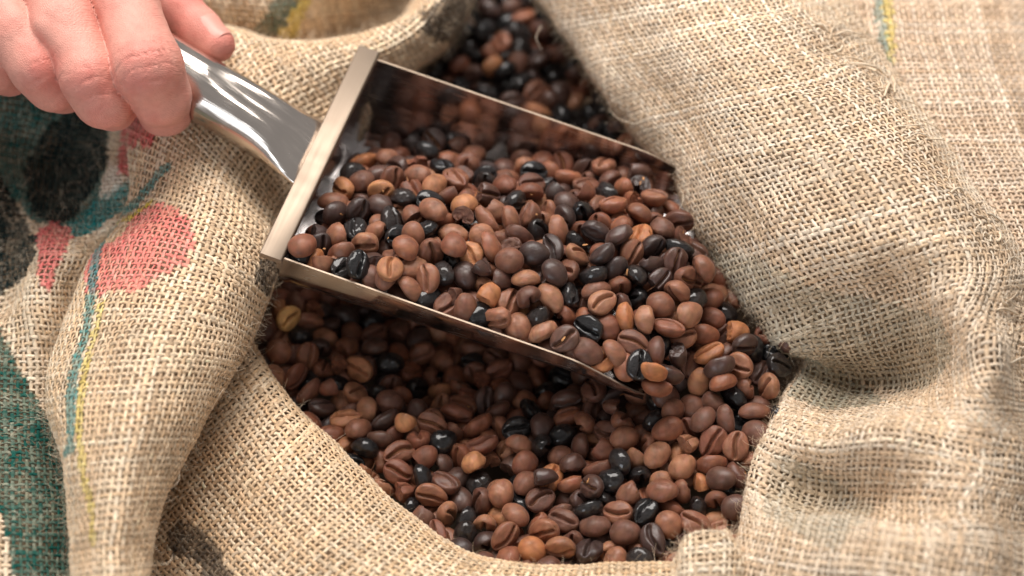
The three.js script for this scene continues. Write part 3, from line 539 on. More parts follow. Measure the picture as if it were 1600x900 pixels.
{
  const r = rng(5), xs = outlineBed.map((p) => p[0]), zs = outlineBed.map((p) => p[1]), x0 = Math.min(...xs), x1 = Math.max(...xs), z0 = Math.min(...zs), z1 = Math.max(...zs);
  const spawn = (inside, n) => { for (let t = 0, made = 0; made < n && t < n * 60; t++) {
    const x = lerp(x0, x1, r()), z = lerp(z0, z1, r());
    const q = toLocal(tmp.set(x, planeY(x, z, 0), z)), foot = q.x > 0 && q.x < SL && q.y > 0 && q.y < SW;
    if (inside ? !(q.x > 4 && q.x < SL + 2 && q.y > 4 && q.y < SW - 4) : !inPoly(x, z, outlineBed) || (foot && q.x < SL - 4 && q.y > SW * 0.45 && q.y < SW * 0.8)) continue;
    if (inside && q.y > SW * 0.72 && q.x < SL * 0.65 && r() < 0.55) continue;
    const top = inside ? heap(x, z) : bed(x, z); made++;
    const rot = new THREE.Quaternion().setFromEuler(new THREE.Euler((r() - 0.5) * 6.28, r() * 6.28, (r() - 0.5) * 2.2));
    beans.push({ x, y: top - 1 - 9 * r(), z, q: [rot.x, rot.y, rot.z, rot.w], inside, shape: 0 });
  } };
  let aBed = 0, aIn = 0, tot = 0; for (let i = 0; i < 20000; i++) { const x = lerp(x0, x1, r()), z = lerp(z0, z1, r()); tot++; const q = toLocal(tmp.set(x, planeY(x, z, 0), z)), foot = q.x > 0 && q.x < SL && q.y > 0 && q.y < SW; if (foot) aIn++; if (inPoly(x, z, outlineBed) && !(foot && q.x < SL - 4 && q.y > SW * 0.45 && q.y < SW * 0.8)) aBed++; }
  const cell = (x1 - x0) * (z1 - z0) / tot, dens = 10 * 0.62 / 158;
  spawn(true, Math.round(aIn * cell * dens)); spawn(false, Math.round(aBed * cell * dens));
  const offs = [[1.95, 0, 0], [-1.95, 0, 0], [0, 0, 0.85], [0, 0, -0.85]], RAD = 2.78, I = 6;
  const rotv = (q, v) => { const [x, y, z, w] = q, tx = 2 * (y * v[2] - z * v[1]), ty = 2 * (z * v[0] - x * v[2]), tz = 2 * (x * v[1] - y * v[0]); return [v[0] + w * tx + y * tz - z * ty, v[1] + w * ty + z * tx - x * tz, v[2] + w * tz + x * ty - y * tx]; };
  const spin = (b, wx, wy, wz) => { const [x, y, z, w] = b.q; b.q = [x + 0.5 * (wx * w + wy * z - wz * y), y + 0.5 * (wy * w + wz * x - wx * z), z + 0.5 * (wz * w + wx * y - wy * x), w - 0.5 * (wx * x + wy * y + wz * z)]; const l = Math.hypot(...b.q); b.q = b.q.map((v) => v / l); };
  const push = (b, arm, n, lam) => { b.x += n[0] * lam; b.y += n[1] * lam; b.z += n[2] * lam; const cx = arm[1] * n[2] - arm[2] * n[1], cy = arm[2] * n[0] - arm[0] * n[2], cz = arm[0] * n[1] - arm[1] * n[0]; spin(b, cx * lam / I, cy * lam / I, cz * lam / I); };
  const wInv = (arm, n) => { const cx = arm[1] * n[2] - arm[2] * n[1], cy = arm[2] * n[0] - arm[0] * n[2], cz = arm[0] * n[1] - arm[1] * n[0]; return 1 + (cx * cx + cy * cy + cz * cz) / I; };
  const CELL = 11;
  for (let it = 0; it < 130; it++) {
    const g = it < 90 ? 0.22 : 0.08, grid = new Map();
    beans.forEach((b, i) => {
      const e = 1.5, F = floorOf(b.inside, b.x, b.z), fx = (floorOf(b.inside, b.x + e, b.z) - F) / e, fz = (floorOf(b.inside, b.x, b.z + e) - F) / e, l = 1 / Math.hypot(fx, 1, fz), n = [-fx * l, l, -fz * l];
      b.x -= n[0] * g; b.y -= n[1] * g; b.z -= n[2] * g;
      b.arms = offs.map((o) => rotv(b.q, o));
      for (const a of b.arms) { const ph = (b.y + a[1] - F - fx * (b.x + a[0] - b.x) * 1 - fz * a[2]) * l - RAD; if (ph < 0) push(b, a, n, -ph / wInv(a, n) * 0.8); }
      const q = toLocal(tmp.set(b.x, b.y, b.z));
      if (b.inside) { const mv = (ax, d) => { b.x += ax.x * d; b.y += ax.y * d; b.z += ax.z * d; }; if (q.x < 4.8) mv(EL, 4.8 - q.x); if (q.x > SL + 5) mv(EL, (SL + 5 - q.x) * 0.5); if (q.x < SL * 0.97) { if (q.y < 5) mv(EW, 5 - q.y); if (q.y > SW - 5) mv(EW, SW - 5 - q.y); } }
      b.arms = offs.map((o) => rotv(b.q, o));
      const key = Math.floor(b.x / CELL) + 500 + (Math.floor(b.z / CELL) + 500) * 1000; (grid.get(key) ?? grid.set(key, []).get(key)).push(i);
    });
    for (const [key, list] of grid) for (const dk of [0, 1, 1000, 1001, 999]) {
      const other = grid.get(key + dk); if (!other) continue;
      for (let p = 0; p < list.length; p++) for (let k = dk ? 0 : p + 1; k < other.length; k++) {
        const A = beans[list[p]], B = beans[other[k]], dx = B.x - A.x, dy = B.y - A.y, dz = B.z - A.z; if (dx * dx + dy * dy + dz * dz > 100) continue;
        for (const a of A.arms) for (const c of B.arms) {
          const ex = B.x + c[0] - A.x - a[0], ey = B.y + c[1] - A.y - a[1], ez = B.z + c[2] - A.z - a[2], d = Math.hypot(ex, ey, ez); if (d >= 2 * RAD || d < 1e-4) continue;
          const n = [ex / d, ey / d, ez / d], lam = 0.6 * (2 * RAD - d) / (wInv(a, n) + wInv(c, n)); push(A, a, [-n[0], -n[1], -n[2]], lam); push(B, c, n, lam);
        }
      }
    }
  }
}
{ // nothing reaches through the sheet of the pan
  const v = V(0, 0, 0); for (const b of beans) { if (!b.inside) continue; const q4 = new THREE.Quaternion(...b.q); for (let pass = 0; pass < 3; pass++) { let near = 0, far = 0, back = 0, down = 0; for (let i = 0; i < 60; i++) { const y = 1 - 2 * (i + 0.5) / 60, t = i * 2.39996, s = Math.sqrt(1 - y * y); v.set(5.4 * s * Math.cos(t), (y < 0 ? 3.7 : 2.2) * y, 4.0 * s * Math.sin(t)).applyQuaternion(q4); const wx = b.x + v.x, wy = b.y + v.y, wz = b.z + v.z, q = toLocal(tmp.set(wx, wy, wz)); if (q.x < SL) { near = Math.max(near, 0.5 - q.y); far = Math.max(far, q.y - SW + 0.5); back = Math.max(back, 0.6 - q.x); down = Math.max(down, panFloor(wx, wz) - wy - 0.4); } } const m = near - far; b.x += EW.x * m + EL.x * back; b.y += EW.y * m + EL.y * back + Math.min(down, 4); b.z += EW.z * m + EL.z * back; } }
}
// which beans the camera meets, and which would stick out through the cloth
const ZW = 480, ZH = 270, zc = ZW / 1600;
{
  const cz = new Float32Array(ZW * ZH).fill(1e9), zb = new Float32Array(ZW * ZH).fill(1e9), id = new Int32Array(ZW * ZH).fill(-1), q = V(0, 0, 0);
  for (const c of Object.values(folds)) for (let j = 0; j < c.nt - 1; j++) for (let i = 0; i < c.ns - 1; i++) for (let a = 0; a < 4; a++) for (let b = 0; b < 4; b++) {
    const o = (j * c.ns + i) * 3, u = a / 4, v = b / 4, g = (k) => lerp(lerp(c.p[o + k], c.p[o + 3 + k], u), lerp(c.p[o + c.ns * 3 + k], c.p[o + c.ns * 3 + 3 + k], u), v);
    const [x, y, z] = pixel(q.set(g(0), g(1), g(2))), X = Math.floor(x * zc), Y = Math.floor(y * zc); if (X < 0 || Y < 0 || X >= ZW || Y >= ZH) continue; if (z < cz[Y * ZW + X]) cz[Y * ZW + X] = z;
  }
  const r = rng(9), samples = []; for (let i = 0; i < 90; i++) { const y = 1 - 2 * (i + 0.5) / 90, t = i * 2.39996, s = Math.sqrt(1 - y * y); samples.push(V(4.5 * s * Math.cos(t), (y < 0 ? 2.9 : 1.8) * y, 3.4 * s * Math.sin(t))); }
  beans.forEach((b, n) => {
    b.quat = new THREE.Quaternion(...b.q); b.at = V(b.x, b.y, b.z); let out = 0; b.px = pixel(b.at);
    for (const s of samples) { const [x, y, z] = pixel(q.copy(s).applyQuaternion(b.quat).add(b.at)), X = Math.floor(x * zc), Y = Math.floor(y * zc); if (X < 0 || Y < 0 || X >= ZW || Y >= ZH) continue; if (z < cz[Y * ZW + X] && cz[Y * ZW + X] < 1e8 && !(b.inside && cz[Y * ZW + X] > z + 14)) out++; }
    b.gone = out > 5;
  });
  beans.forEach((b, n) => { if (b.gone) return; for (const s of samples) { const [x, y, z] = pixel(q.copy(s).applyQuaternion(b.quat).add(b.at)), X = Math.floor(x * zc), Y = Math.floor(y * zc); for (const [ex, ey] of [[0, 0], [1, 0], [0, 1]]) { const XX = X + ex, YY = Y + ey; if (XX < 0 || YY < 0 || XX >= ZW || YY >= ZH) continue; const k = YY * ZW + XX; if (z < zb[k] && z < cz[k]) { zb[k] = z; id[k] = n; } } } });
  beans.forEach((b) => { b.seen = 0; }); for (const k of id) if (k >= 0) beans[k].seen++;
}

// ---------------------------------------------------------------- coffee beans: colours, names and labels
const ROAST = {
  brown: { tones: [[123, 79, 59], [133, 87, 65], [113, 72, 54], [143, 95, 71], [127, 77, 55], [103, 67, 52], [137, 85, 61], [149, 102, 76], [117, 70, 51], [97, 63, 50]], rough: 0.46, coat: 0.1 },
  'dark-brown': { tones: [[86, 58, 48], [76, 52, 44], [92, 62, 50], [68, 48, 42], [58, 42, 38]], rough: 0.4, coat: 0.3 },
  black: { tones: [[26, 23, 24], [33, 28, 28], [20, 18, 20], [40, 32, 30]], rough: 0.34, coat: 0.8 },
  tan: { tones: [[168, 108, 70], [176, 120, 82], [158, 106, 74], [150, 102, 75]], rough: 0.5, coat: 0.06 },
  yellow: { tones: [[204, 156, 98]], rough: 0.55, coat: 0.05 },
};
const beanTex = (() => { const n = 256, d = new Uint8Array(n * n * 4); for (let y = 0; y < n; y++) for (let x = 0; x < n; x++) { const v = clamp(128 + 90 * N3(x / 9, y / 9, 1) + 60 * N3(x / 3, y / 3, 5), 0, 255), o = (y * n + x) * 4; d[o] = d[o + 1] = d[o + 2] = v; d[o + 3] = 255; } const t = new THREE.DataTexture(d, n, n); t.wrapS = t.wrapT = THREE.RepeatWrapping; t.magFilter = THREE.LinearFilter; t.needsUpdate = true; return t; })();
for (const s of shapes) { const p = s.body.attributes.position, uv = new Float32Array(p.count * 2); for (let i = 0; i < p.count; i++) { uv[2 * i] = p.getX(i) / 0.012; uv[2 * i + 1] = Math.atan2(p.getZ(i), p.getY(i)) / 3.2; } s.body.setAttribute('uv', new THREE.BufferAttribute(uv, 2)); }
for (const k of Object.values(ROAST)) k.mats = k.tones.map((t, i) => new THREE.MeshPhysicalMaterial({ color: new THREE.Color().setRGB(...lin(...t)), vertexColors: true, roughness: k.rough + 0.05 * (i % 3), specularIntensity: k.coat > 0.5 ? 0.5 : 0.8, clearcoat: k.coat, clearcoatRoughness: k.coat > 0.5 ? 0.1 : 0.35, sheen: k.coat > 0.5 ? 0 : 0.35, sheenRoughness: 0.5, sheenColor: new THREE.Color(0.85, 0.66, 0.6), bumpMap: beanTex, bumpScale: k.coat > 0.5 ? 0.0005 : 0.0001 }));
const creaseMats = [[150, 104, 66], [126, 84, 56]].map((t) => new THREE.MeshStandardMaterial({ color: new THREE.Color().setRGB(...lin(...t)), roughness: 0.8, side: THREE.DoubleSide }));
const picked = {   // striking beans of the photograph
  'black': [[678, 190], [722, 210], [565, 270], [551, 357], [600, 337], [645, 310], [677, 366], [484, 393], [905, 350], [833, 272], [700, 410], [693, 442], [748, 484], [926, 428], [1000, 422], [905, 515], [993, 562], [1035, 545], [483, 537], [735, 570], [645, 620], [1180, 545], [1165, 655], [855, 688], [620, 575], [673, 740], [748, 765], [640, 780], [828, 792], [940, 795], [992, 740], [1090, 797], [1130, 772], [965, 712], [1025, 788], [905, 815], [940, 290], [855, 120], [1000, 460], [880, 465], [700, 705]],
  'tan': [[538, 293], [570, 237], [725, 390], [632, 430], [770, 475], [598, 415], [815, 438], [940, 540], [972, 518], [1140, 505], [535, 672], [578, 720], [868, 741], [790, 820], [820, 860], [1000, 362], [1108, 545]],
  'yellow': [[448, 491]],
};
const visible = beans.filter((b) => !b.gone && b.seen > 0).sort((a, b) => b.seen - a.seen);
{
  const r = rng(31);
  for (const b of beans) { const x = r(); b.kind = x < 0.66 ? 'brown' : x < 0.85 ? 'dark-brown' : x < 0.95 ? 'black' : 'tan'; b.tone = Math.floor(r() * 84); b.pick = r(); if (!b.inside && b.px[1] < 290 && r() < 0.62) b.kind = r() < 0.65 ? 'black' : 'dark-brown'; }  // beans behind the scoop get darker colours, standing in for shade there
  for (const [kind, list] of Object.entries(picked)) for (const [x, y] of list) { let best = null, e0 = 900; for (const b of visible) { if (b.seen < 18 || b.fixed) continue; const e = (b.px[0] - x) ** 2 + (b.px[1] - y) ** 2; if (e < e0) { e0 = e; best = b; } } if (best) { best.kind = kind; best.fixed = true; } }
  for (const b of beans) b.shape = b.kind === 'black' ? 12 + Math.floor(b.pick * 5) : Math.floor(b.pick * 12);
}
const NTH = ['first', 'second', 'third', 'fourth', 'fifth', 'sixth', 'seventh', 'eighth', 'ninth', 'tenth', 'eleventh', 'twelfth'], COUNT = ['one', 'two', 'three', 'four', 'five', 'six', 'seven', 'eight', 'nine', 'ten', 'eleven', 'twelve'];
function zone(b) {
  const q = toLocal(b.at), u = q.x / SL, w = q.y / SW, [x, y] = b.px;
  if (b.inside) return (w < 0.22 ? "by scoop's near wall, " : w > 0.68 ? "by scoop's far wall, " : w < 0.45 ? "in scoop's near half, " : "in scoop's far half, ") + (u < 0.3 ? 'handle end' : u < 0.62 ? 'middle' : 'open end');
  if (y < 300) return x < 820 ? 'behind scoop, shade-darkened gap, beside black print' : 'behind scoop, shade-darkened gap, beside right rim';
  if (x > 1000 && y < 610) return x < 1120 ? 'spilling off the scoop tip' : 'between spilled heap and right rim';
  if (x > 1120) return y < 720 ? 'beside the right rim crease' : 'beside the right rim bulge';
  if (x < 480) return 'by rolled rim below scoop corner';
  if (y < 610) return x < 700 ? "under scoop's near wall, handle half" : "under scoop's near wall, open half";
  if (y > 790) return x < 850 ? 'along front rim' : x < 990 ? 'along middle of front rim' : 'along front rim, knotted corner end';
  if (x < 640) return 'where front and rolled rims meet';
  return x < 800 ? 'in front pile, rolled rim side' : x < 960 ? 'in middle of front pile' : 'in front pile below scoop tip';
}
{
  const single = visible.slice(0, 300), isSingle = new Set(single), buckets = new Map(), toCam = V(0, 0, 0);
  const beanGroup = (b) => b.inside ? 'coffee beans heaped in the scoop' : 'coffee beans lying in the sack';
  for (const b of single) {
    const up = V(0, 1, 0).applyQuaternion(b.quat).dot(toCam.copy(CAM).sub(b.at).normalize());
    b.pose = up > 0.45 ? 'crease up' : up < -0.3 ? 'back up' : 'on edge';
    const key = b.kind + '|' + b.pose + '|' + zone(b); (buckets.get(key) ?? buckets.set(key, []).get(key)).push(b);
  }
  for (const [key, list] of buckets) {
    const [kind, pose, where] = key.split('|'); list.sort((a, b) => a.px[0] - b.px[0]);
    list.forEach((b, i) => { b.label = `${kind} bean ${pose} ${where}` + (list.length > 1 ? `, ${NTH[i]} of ${COUNT[list.length - 1]} from left` : ''); });
  }
  const protos = new Map();
  for (const b of single) {
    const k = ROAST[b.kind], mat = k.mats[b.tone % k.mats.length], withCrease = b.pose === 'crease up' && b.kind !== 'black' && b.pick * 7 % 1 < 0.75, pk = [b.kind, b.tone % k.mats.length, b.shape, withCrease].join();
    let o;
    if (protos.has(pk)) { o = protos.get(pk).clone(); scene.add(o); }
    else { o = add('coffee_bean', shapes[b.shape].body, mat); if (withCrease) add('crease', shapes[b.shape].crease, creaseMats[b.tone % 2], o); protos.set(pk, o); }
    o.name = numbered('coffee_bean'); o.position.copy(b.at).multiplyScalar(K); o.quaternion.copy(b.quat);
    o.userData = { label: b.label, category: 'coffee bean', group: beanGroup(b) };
  }
  const left = beans.filter((b) => !b.gone && !isSingle.has(b)), heapGroup = new THREE.Group(); heapGroup.name = 'bean_pile'; scene.add(heapGroup);
  heapGroup.userData = { label: 'the many smaller and half hidden roasted beans between the nearer beans', kind: 'stuff', category: 'coffee beans' };
  const sets = new Map(); for (const b of left) { const key = b.kind + '|' + (b.tone % ROAST[b.kind].mats.length) + '|' + b.shape; (sets.get(key) ?? sets.set(key, []).get(key)).push(b); }
  for (const [key, list] of sets) {
    const [kind, tone, sh] = key.split('|'), im = new THREE.InstancedMesh(shapes[sh].body, ROAST[kind].mats[tone], list.length); im.name = 'beans'; im.userData.kind = 'stuff'; im.castShadow = im.receiveShadow = true;
    list.forEach((b, i) => im.setMatrixAt(i, new THREE.Matrix4().compose(b.at.clone().multiplyScalar(K), b.quat, V(1, 1, 1)))); heapGroup.add(im);
  }
  console.log('beans', beans.length, 'visible', visible.length, 'gone', beans.filter((b) => b.gone).length, 'in scoop', beans.filter((b) => b.inside).length, 'SL', SL.toFixed(1), 'SW', SW.toFixed(1), 'square', EL.dot(EW).toFixed(3));
}
{ // flakes of chaff caught between the beans
  const r = rng(77), g = new THREE.SphereGeometry(1 * K, 6, 3, 0, 2.2, 0.4, 0.9), m = new THREE.MeshStandardMaterial({ color: new THREE.Color().setRGB(...lin(178, 128, 82)), roughness: 0.9, side: THREE.DoubleSide }), big = visible.slice(0, 520), im = new THREE.InstancedMesh(g, m, 90);
  for (let i = 0; i < 90; i++) { const b = big[Math.floor(r() * big.length)]; im.setMatrixAt(i, new THREE.Matrix4().compose(V(b.x + 5 * (r() - 0.5), b.y + 1.2 + 1.4 * r(), b.z + 5 * (r() - 0.5)).multiplyScalar(K), new THREE.Quaternion().setFromEuler(new THREE.Euler(r() * 6, r() * 6, r() * 6)), V(0.5 + r(), 0.4 + 0.4 * r(), 0.5 + 0.6 * r()))); }
  im.name = 'chaff_flakes'; im.castShadow = im.receiveShadow = true; im.userData = { kind: 'stuff', label: 'tiny pale flakes of chaff scattered among the beans', category: 'chaff' }; scene.add(im);
}
// dark inside of the sack under the beans
{
  const n = outlineBed.length, cx = outlineBed.reduce((s, p) => s + p[0], 0) / n, cz = outlineBed.reduce((s, p) => s + p[1], 0) / n, pos = [cx * K, -0.052, cz * K], idx = [];
  for (const [f, y] of [[0.75, -0.052], [1.04, -0.052], [1.34, -0.062]]) outlineBed.forEach(([x, z]) => pos.push((cx + (x - cx) * f) * K, y, (cz + (z - cz) * f) * K));
  for (let i = 0; i < n; i++) { const j = (i + 1) % n; idx.push(0, 1 + j, 1 + i); for (const o of [1, 1 + n]) idx.push(o + i, o + j, o + n + i, o + j, o + n + j, o + n + i); }
  add('sack_bottom', geo(pos, idx), new THREE.MeshStandardMaterial({ color: new THREE.Color().setRGB(0.13, 0.085, 0.05), roughness: 1, side: THREE.DoubleSide }), sack);
}

{ // the surface that the sack stands on
  const t = add('table_top', new THREE.BoxGeometry(1.6, 0.03, 1.3), new THREE.MeshStandardMaterial({ color: new THREE.Color().setRGB(0.10, 0.068, 0.045), roughness: 0.6 }));
  t.position.set(0, -0.083, -0.02); t.userData = { kind: 'structure' };
}

// ---------------------------------------------------------------- the hand
{
  const J = (px, py, d) => P(px, py, d - 9), seg = (a, b, ra, rb) => ({ a, b, ra, rb, ab: b.clone().sub(a), l2: b.distanceToSquared(a) });
  const fingers = [], palm = [];
  const chain = (pts) => { const s = []; for (let i = 0; i + 1 < pts.length; i++) s.push(seg(J(...pts[i]), J(...pts[i + 1]), pts[i][3], pts[i + 1][3])); fingers.push(s); };
  //      MCP                    middle of first bone    PIP                  mid               DIP                   tip
  chain([[158, -92, 104, 11.5], [196, 10, 98, 9.9], [228, 106, 92, 10.9], [248, 147, 77, 9.0], [257, 166, 60, 8.8], [248, 154, 46, 8.0], [246, 132, 34, 7.4]]);
  chain([[60, -62, 104, 11.5], [100, 40, 98, 10.0], [142, 120, 90, 9.0], [162, 152, 80, 8.9], [176, 158, 66, 8.4], [190, 140, 52, 8.0], [205, 118, 44, 7.4]]);
  chain([[-20, -26, 100, 11.0], [24, 52, 94, 9.6], [62, 104, 88, 8.7], [84, 128, 78, 8.5], [98, 132, 66, 8.4], [118, 112, 54, 7.6], [132, 92, 46, 7.0]]);
  chain([[-86, 14, 92, 10.0], [-44, 70, 86, 8.6], [-8, 100, 80, 8.2], [14, 108, 70, 7.8], [28, 104, 60, 7.2], [46, 84, 52, 6.6]]);
  chain([[150, -150, 70, 12], [232, -40, 72, 9.6], [276, 14, 72, 7.6], [312, 46, 70, 6.4], [340, 70, 69, 5.6]]);
  const wrist = [-40, -400, 110];
  for (const [x, y, d, r] of [[158, -92, 100, 13], [60, -62, 100, 13], [-20, -26, 96, 12.5], [-86, 14, 88, 11.5]]) palm.push(seg(J(x, y, d), J(lerp(x, wrist[0], 0.8), lerp(y, wrist[1], 0.8), wrist[2]), r, 17));
  palm.push(seg(J(150, -150, 72), J(20, -330, 96), 15, 20));
  palm.push(seg(J(-30, -400, 106), J(-70, -700, 120), 25, 31));
  palm.push(seg(J(-20, -390, 106), J(-10, -700, 120), 24, 30));
  const cap = (s, x, y, z) => { const dx = x - s.a.x, dy = y - s.a.y, dz = z - s.a.z, h = clamp((dx * s.ab.x + dy * s.ab.y + dz * s.ab.z) / s.l2, 0, 1), ex = dx - s.ab.x * h, ey = dy - s.ab.y * h, ez = dz - s.ab.z * h; return Math.sqrt(ex * ex + ey * ey + ez * ez) - (s.ra + (s.rb - s.ra) * h); };
  const smin = (a, b, k) => { const h = Math.max(k - Math.abs(a - b), 0) / k; return Math.min(a, b) - h * h * h * k / 6; };
  const tube = seg(HA, HA.clone().addScaledVector(HD, 100), 10.2, 10.2);
  const knuckles = [[J(228, 104, 98), 1], [J(150, 138, 98), 0.6], [J(74, 118, 94), 0.5]].map(([p, s]) => ({ p, s }));
  const fingerDir = J(228, 106, 88).sub(J(190, -10, 98)).normalize();
  const veins = [seg(J(8, 6, 108), J(60, 46, 106), 0.5, 0.5), seg(J(60, 46, 106), J(96, 66, 104), 0.5, 0.4)];
  const field = (x, y, z, fine = true) => {
    let dp = 1e3; for (const s of palm) dp = smin(dp, cap(s, x, y, z), 9);
    let df = 1e3, n1 = 1e3, n2 = 1e3; for (let f = 0; f < 5; f++) { let d = 1e3; for (const s of fingers[f]) d = smin(d, cap(s, x, y, z), 4.5); df = smin(df, d, f === 4 ? 2 : 0.6); if (f < 4) { if (d < n1) { n2 = n1; n1 = d; } else if (d < n2) n2 = d; } }
    if (fine) df += 0.75 * Math.exp(-(((n1 - n2) / 2.6) ** 2));   // the cleft between two fingers
    let d = smin(dp, df, 6);
    if (!fine || d > 4) return d;
    const cy = cap(tube, x, y, z); if (cy < 3) d = Math.max(d, -cy + 0.0);   // the skin lies against the handle
    for (const k of knuckles) {   // folded skin over the knuckles
      const ex = x - k.p.x, ey = y - k.p.y, ez = z - k.p.z, e = Math.sqrt(ex * ex + ey * ey + ez * ez); if (e > 16) continue;
      const along = ex * fingerDir.x + ey * fingerDir.y + ez * fingerDir.z + 0.9 * N3(x / 6, y / 6, z / 6), m = smooth(14, 3, e) * k.s;
      d += m * 0.4 * Math.max(0, Math.cos(along * 1.8 + 0.7)) ** 4 * (0.75 + 0.6 * N3(x / 4, y / 4, z / 4));
      d += m * 0.1 * N3(x / 1.6, y / 1.6, z / 1.6);
    }
    for (let i = 0; i < 2; i++) { const c = cap(veins[i], x, y, z); if (c < 5) d -= 0.55 * smooth(5, 0, c); }
    d += 0.10 * N3(x / 2.4, y / 2.4, z / 2.4) + 0.35 * N3(x / 14, y / 14, z / 14 + 3);
    return d;
  };
  // surface nets over the field
  const lo = V(1e9, 1e9, 1e9), hi = V(-1e9, -1e9, -1e9); for (const s of [...palm, ...fingers.flat()]) for (const [p, r] of [[s.a, s.ra], [s.b, s.rb]]) { lo.min(p.clone().subScalar(r + 4)); hi.max(p.clone().addScalar(r + 4)); }
  const c = 0.95, nx = Math.ceil((hi.x - lo.x) / c), ny = Math.ceil((hi.y - lo.y) / c), nz = Math.ceil((hi.z - lo.z) / c), F = new Float32Array(nx * ny * nz).fill(9), B = 6;
  const frame = (x, y, z) => { const [px, py] = pixel(tmp.set(x, y, z)); return py > -190; };
  for (let bz = 0; bz < nz; bz += B) for (let by = 0; by < ny; by += B) for (let bx = 0; bx < nx; bx += B) {
    const mid = field(lo.x + (bx + B / 2) * c, lo.y + (by + B / 2) * c, lo.z + (bz + B / 2) * c, false); if (Math.abs(mid) > B * c * 0.87 + 3.5) { if (mid < 0) for (let z = bz; z < Math.min(bz + B, nz); z++) for (let y = by; y < Math.min(by + B, ny); y++) for (let x = bx; x < Math.min(bx + B, nx); x++) F[(z * ny + y) * nx + x] = -9; continue; }
    for (let z = bz; z < Math.min(bz + B, nz); z++) for (let y = by; y < Math.min(by + B, ny); y++) for (let x = bx; x < Math.min(bx + B, nx); x++) F[(z * ny + y) * nx + x] = field(lo.x + x * c, lo.y + y * c, lo.z + z * c);
  }
  const vid = new Int32Array(nx * ny * nz).fill(-1), pos = [], nor = [], col = [], idx = [], uv = [];
  const at = (x, y, z) => (z * ny + y) * nx + x;
  for (let z = 0; z < nz - 1; z++) for (let y = 0; y < ny - 1; y++) for (let x = 0; x < nx - 1; x++) {
    let m = 0, sx = 0, sy = 0, sz = 0, n = 0; const v = []; for (let k = 0; k < 8; k++) { v[k] = F[at(x + (k & 1), y + ((k >> 1) & 1), z + (k >> 2))]; if (v[k] < 0) m |= 1 << k; }
    if (m === 0 || m === 255) continue;
    for (let a = 0; a < 8; a++) for (const e of [1, 2, 4]) { if (a & e) continue; const b = a | e; if ((v[a] < 0) === (v[b] < 0)) continue; const t = v[a] / (v[a] - v[b]); sx += (a & 1) + (e === 1 ? t : 0); sy += ((a >> 1) & 1) + (e === 2 ? t : 0); sz += (a >> 2) + (e === 4 ? t : 0); n++; }
    const X = lo.x + (x + sx / n) * c, Y = lo.y + (y + sy / n) * c, Z = lo.z + (z + sz / n) * c, h = 0.35;
    let gx = field(X + h, Y, Z) - field(X - h, Y, Z), gy = field(X, Y + h, Z) - field(X, Y - h, Z), gz = field(X, Y, Z + h) - field(X, Y, Z - h); const l = Math.hypot(gx, gy, gz) || 1;
    vid[at(x, y, z)] = pos.length / 3; pos.push(X * K, Y * K, Z * K); nor.push(gx / l, gy / l, gz / l); uv.push(X / 34 + Y / 60, Z / 34 - Y / 40);
    // skin: pink, redder over the knuckles, the fingertips and the thumb, faintly mottled
    let red = 0; for (const k of knuckles) red = Math.max(red, smooth(15, 3, Math.hypot(X - k.p.x, Y - k.p.y, Z - k.p.z)) * (0.25 + 0.3 * k.s));
    let th = 1e3; for (const s of fingers[4]) th = Math.min(th, cap(s, X, Y, Z)); red = Math.max(red, smooth(3, 0, th) * 0.45);
    red += 0.35 * N3(X / 9, Y / 9, Z / 9) + 0.22 * N3(X / 3, Y / 3, Z / 3);
    const A = lin(216, 153, 138), R = lin(204, 108, 97), f = clamp(red, 0, 1), q = 1 + 0.08 * N3(X / 1.4, Y / 1.4, Z / 1.4); for (let k = 0; k < 3; k++) col.push(lerp(A[k], R[k], f) * q);
  }
  const quad = (a, b, d, e, s) => { if (a < 0 || b < 0 || d < 0 || e < 0) return; s ? idx.push(a, b, d, a, d, e) : idx.push(a, d, b, a, e, d); };
  for (let z = 1; z < nz - 1; z++) for (let y = 1; y < ny - 1; y++) for (let x = 1; x < nx - 1; x++) {
    const s = F[at(x, y, z)] < 0;
    if (s !== F[at(x + 1, y, z)] < 0) quad(vid[at(x, y - 1, z - 1)], vid[at(x, y, z - 1)], vid[at(x, y, z)], vid[at(x, y - 1, z)], s);
    if (s !== F[at(x, y + 1, z)] < 0) quad(vid[at(x - 1, y, z - 1)], vid[at(x - 1, y, z)], vid[at(x, y, z)], vid[at(x, y, z - 1)], s);
    if (s !== F[at(x, y, z + 1)] < 0) quad(vid[at(x - 1, y - 1, z)], vid[at(x, y - 1, z)], vid[at(x, y, z)], vid[at(x - 1, y, z)], s);
  }
  const n = 512, d = new Uint8Array(n * n * 4); { const r = rng(8), pts = []; for (let i = 0; i < 40 * 40; i++) pts.push([((i % 40) + r()) / 40 * n, (Math.floor(i / 40) + r()) / 40 * n]);
    const gridN = 40; for (let y = 0; y < n; y++) for (let x = 0; x < n; x++) { const gx = Math.floor(x / n * gridN), gy = Math.floor(y / n * gridN); let d1 = 1e9, d2 = 1e9; for (let a = -1; a < 2; a++) for (let b = -1; b < 2; b++) { const q = pts[((gy + b + gridN) % gridN) * gridN + (gx + a + gridN) % gridN]; let ex = Math.abs(q[0] - x), ey = Math.abs(q[1] - y); ex = Math.min(ex, n - ex); ey = Math.min(ey, n - ey); const e = ex * ex * 1.8 + ey * ey * 0.6; if (e < d1) { d2 = d1; d1 = e; } else if (e < d2) d2 = e; } const v = clamp((Math.sqrt(d2) - Math.sqrt(d1)) * 26 + 70, 0, 255), o = (y * n + x) * 4; d[o] = d[o + 1] = d[o + 2] = v; d[o + 3] = 255; } }
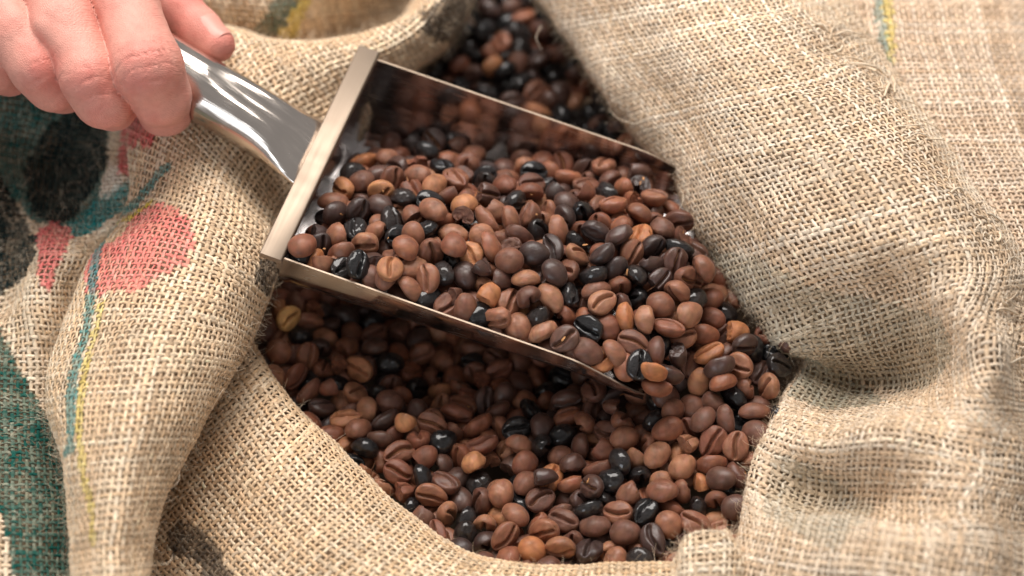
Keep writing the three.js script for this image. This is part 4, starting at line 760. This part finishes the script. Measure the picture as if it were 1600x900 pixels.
  const skinTex = new THREE.DataTexture(d, n, n); skinTex.wrapS = skinTex.wrapT = THREE.RepeatWrapping; skinTex.magFilter = THREE.LinearFilter; skinTex.needsUpdate = true;
  const skin = new THREE.MeshPhysicalMaterial({ color: 0xffffff, vertexColors: true, roughness: 0.52, specularIntensity: 0.7, sheen: 0.25, sheenRoughness: 0.5, sheenColor: new THREE.Color(1, 0.6, 0.5), bumpMap: skinTex, bumpScale: 0.0001 });
  const hand = add('hand', geo(pos, idx, nor, col, uv), skin);
  hand.userData = { label: 'bare hand gripping the scoop handle with curled fingers and the thumb laid along it', category: 'hand' };
  console.log('hand', pos.length / 3, idx.length / 3, nx, ny, nz);
  // thumb nail, seen almost from its side
  const nail = [], ni = [], tip = J(338, 66, 69), dir = J(340, 70, 69).sub(J(312, 46, 70)).normalize(), out = J(351, 54, 75).sub(tip).normalize(); out.addScaledVector(dir, -out.dot(dir)).normalize(); const across = dir.clone().cross(out).normalize();
  for (let a = 0; a <= 8; a++) for (let b = 0; b <= 8; b++) {   // the plate follows the skin
    const u = a / 8 * 2 - 1, v = b / 8 * 2 - 1, w = 3.9 * Math.sqrt(1 - 0.35 * Math.abs(u) ** 3), p = tip.clone().addScaledVector(dir, u * 4.6 - 1.6).addScaledVector(across, v * w).addScaledVector(out, 9);
    for (let i = 0; i < 60 && field(p.x, p.y, p.z) > 0.05; i++) p.addScaledVector(out, -Math.max(0.05, field(p.x, p.y, p.z) * 0.6));
    const lift = 0.28 * (1 - Math.max(Math.abs(v) ** 6, u < 0 ? Math.abs(u) ** 8 : 0)) + (u > 0.7 ? 0.04 : 0) - 0.08; p.addScaledVector(out, lift); nail.push(p.x * K, p.y * K, p.z * K);
  }
  for (let a = 0; a < 8; a++) for (let b = 0; b < 8; b++) { const o = a * 9 + b; ni.push(o, o + 1, o + 9, o + 1, o + 10, o + 9); }
  add('thumb_nail', geo(nail, ni), new THREE.MeshPhysicalMaterial({ color: new THREE.Color().setRGB(...lin(217, 152, 138)), roughness: 0.42, side: THREE.DoubleSide }), hand);
}

renderer.render(scene, camera);
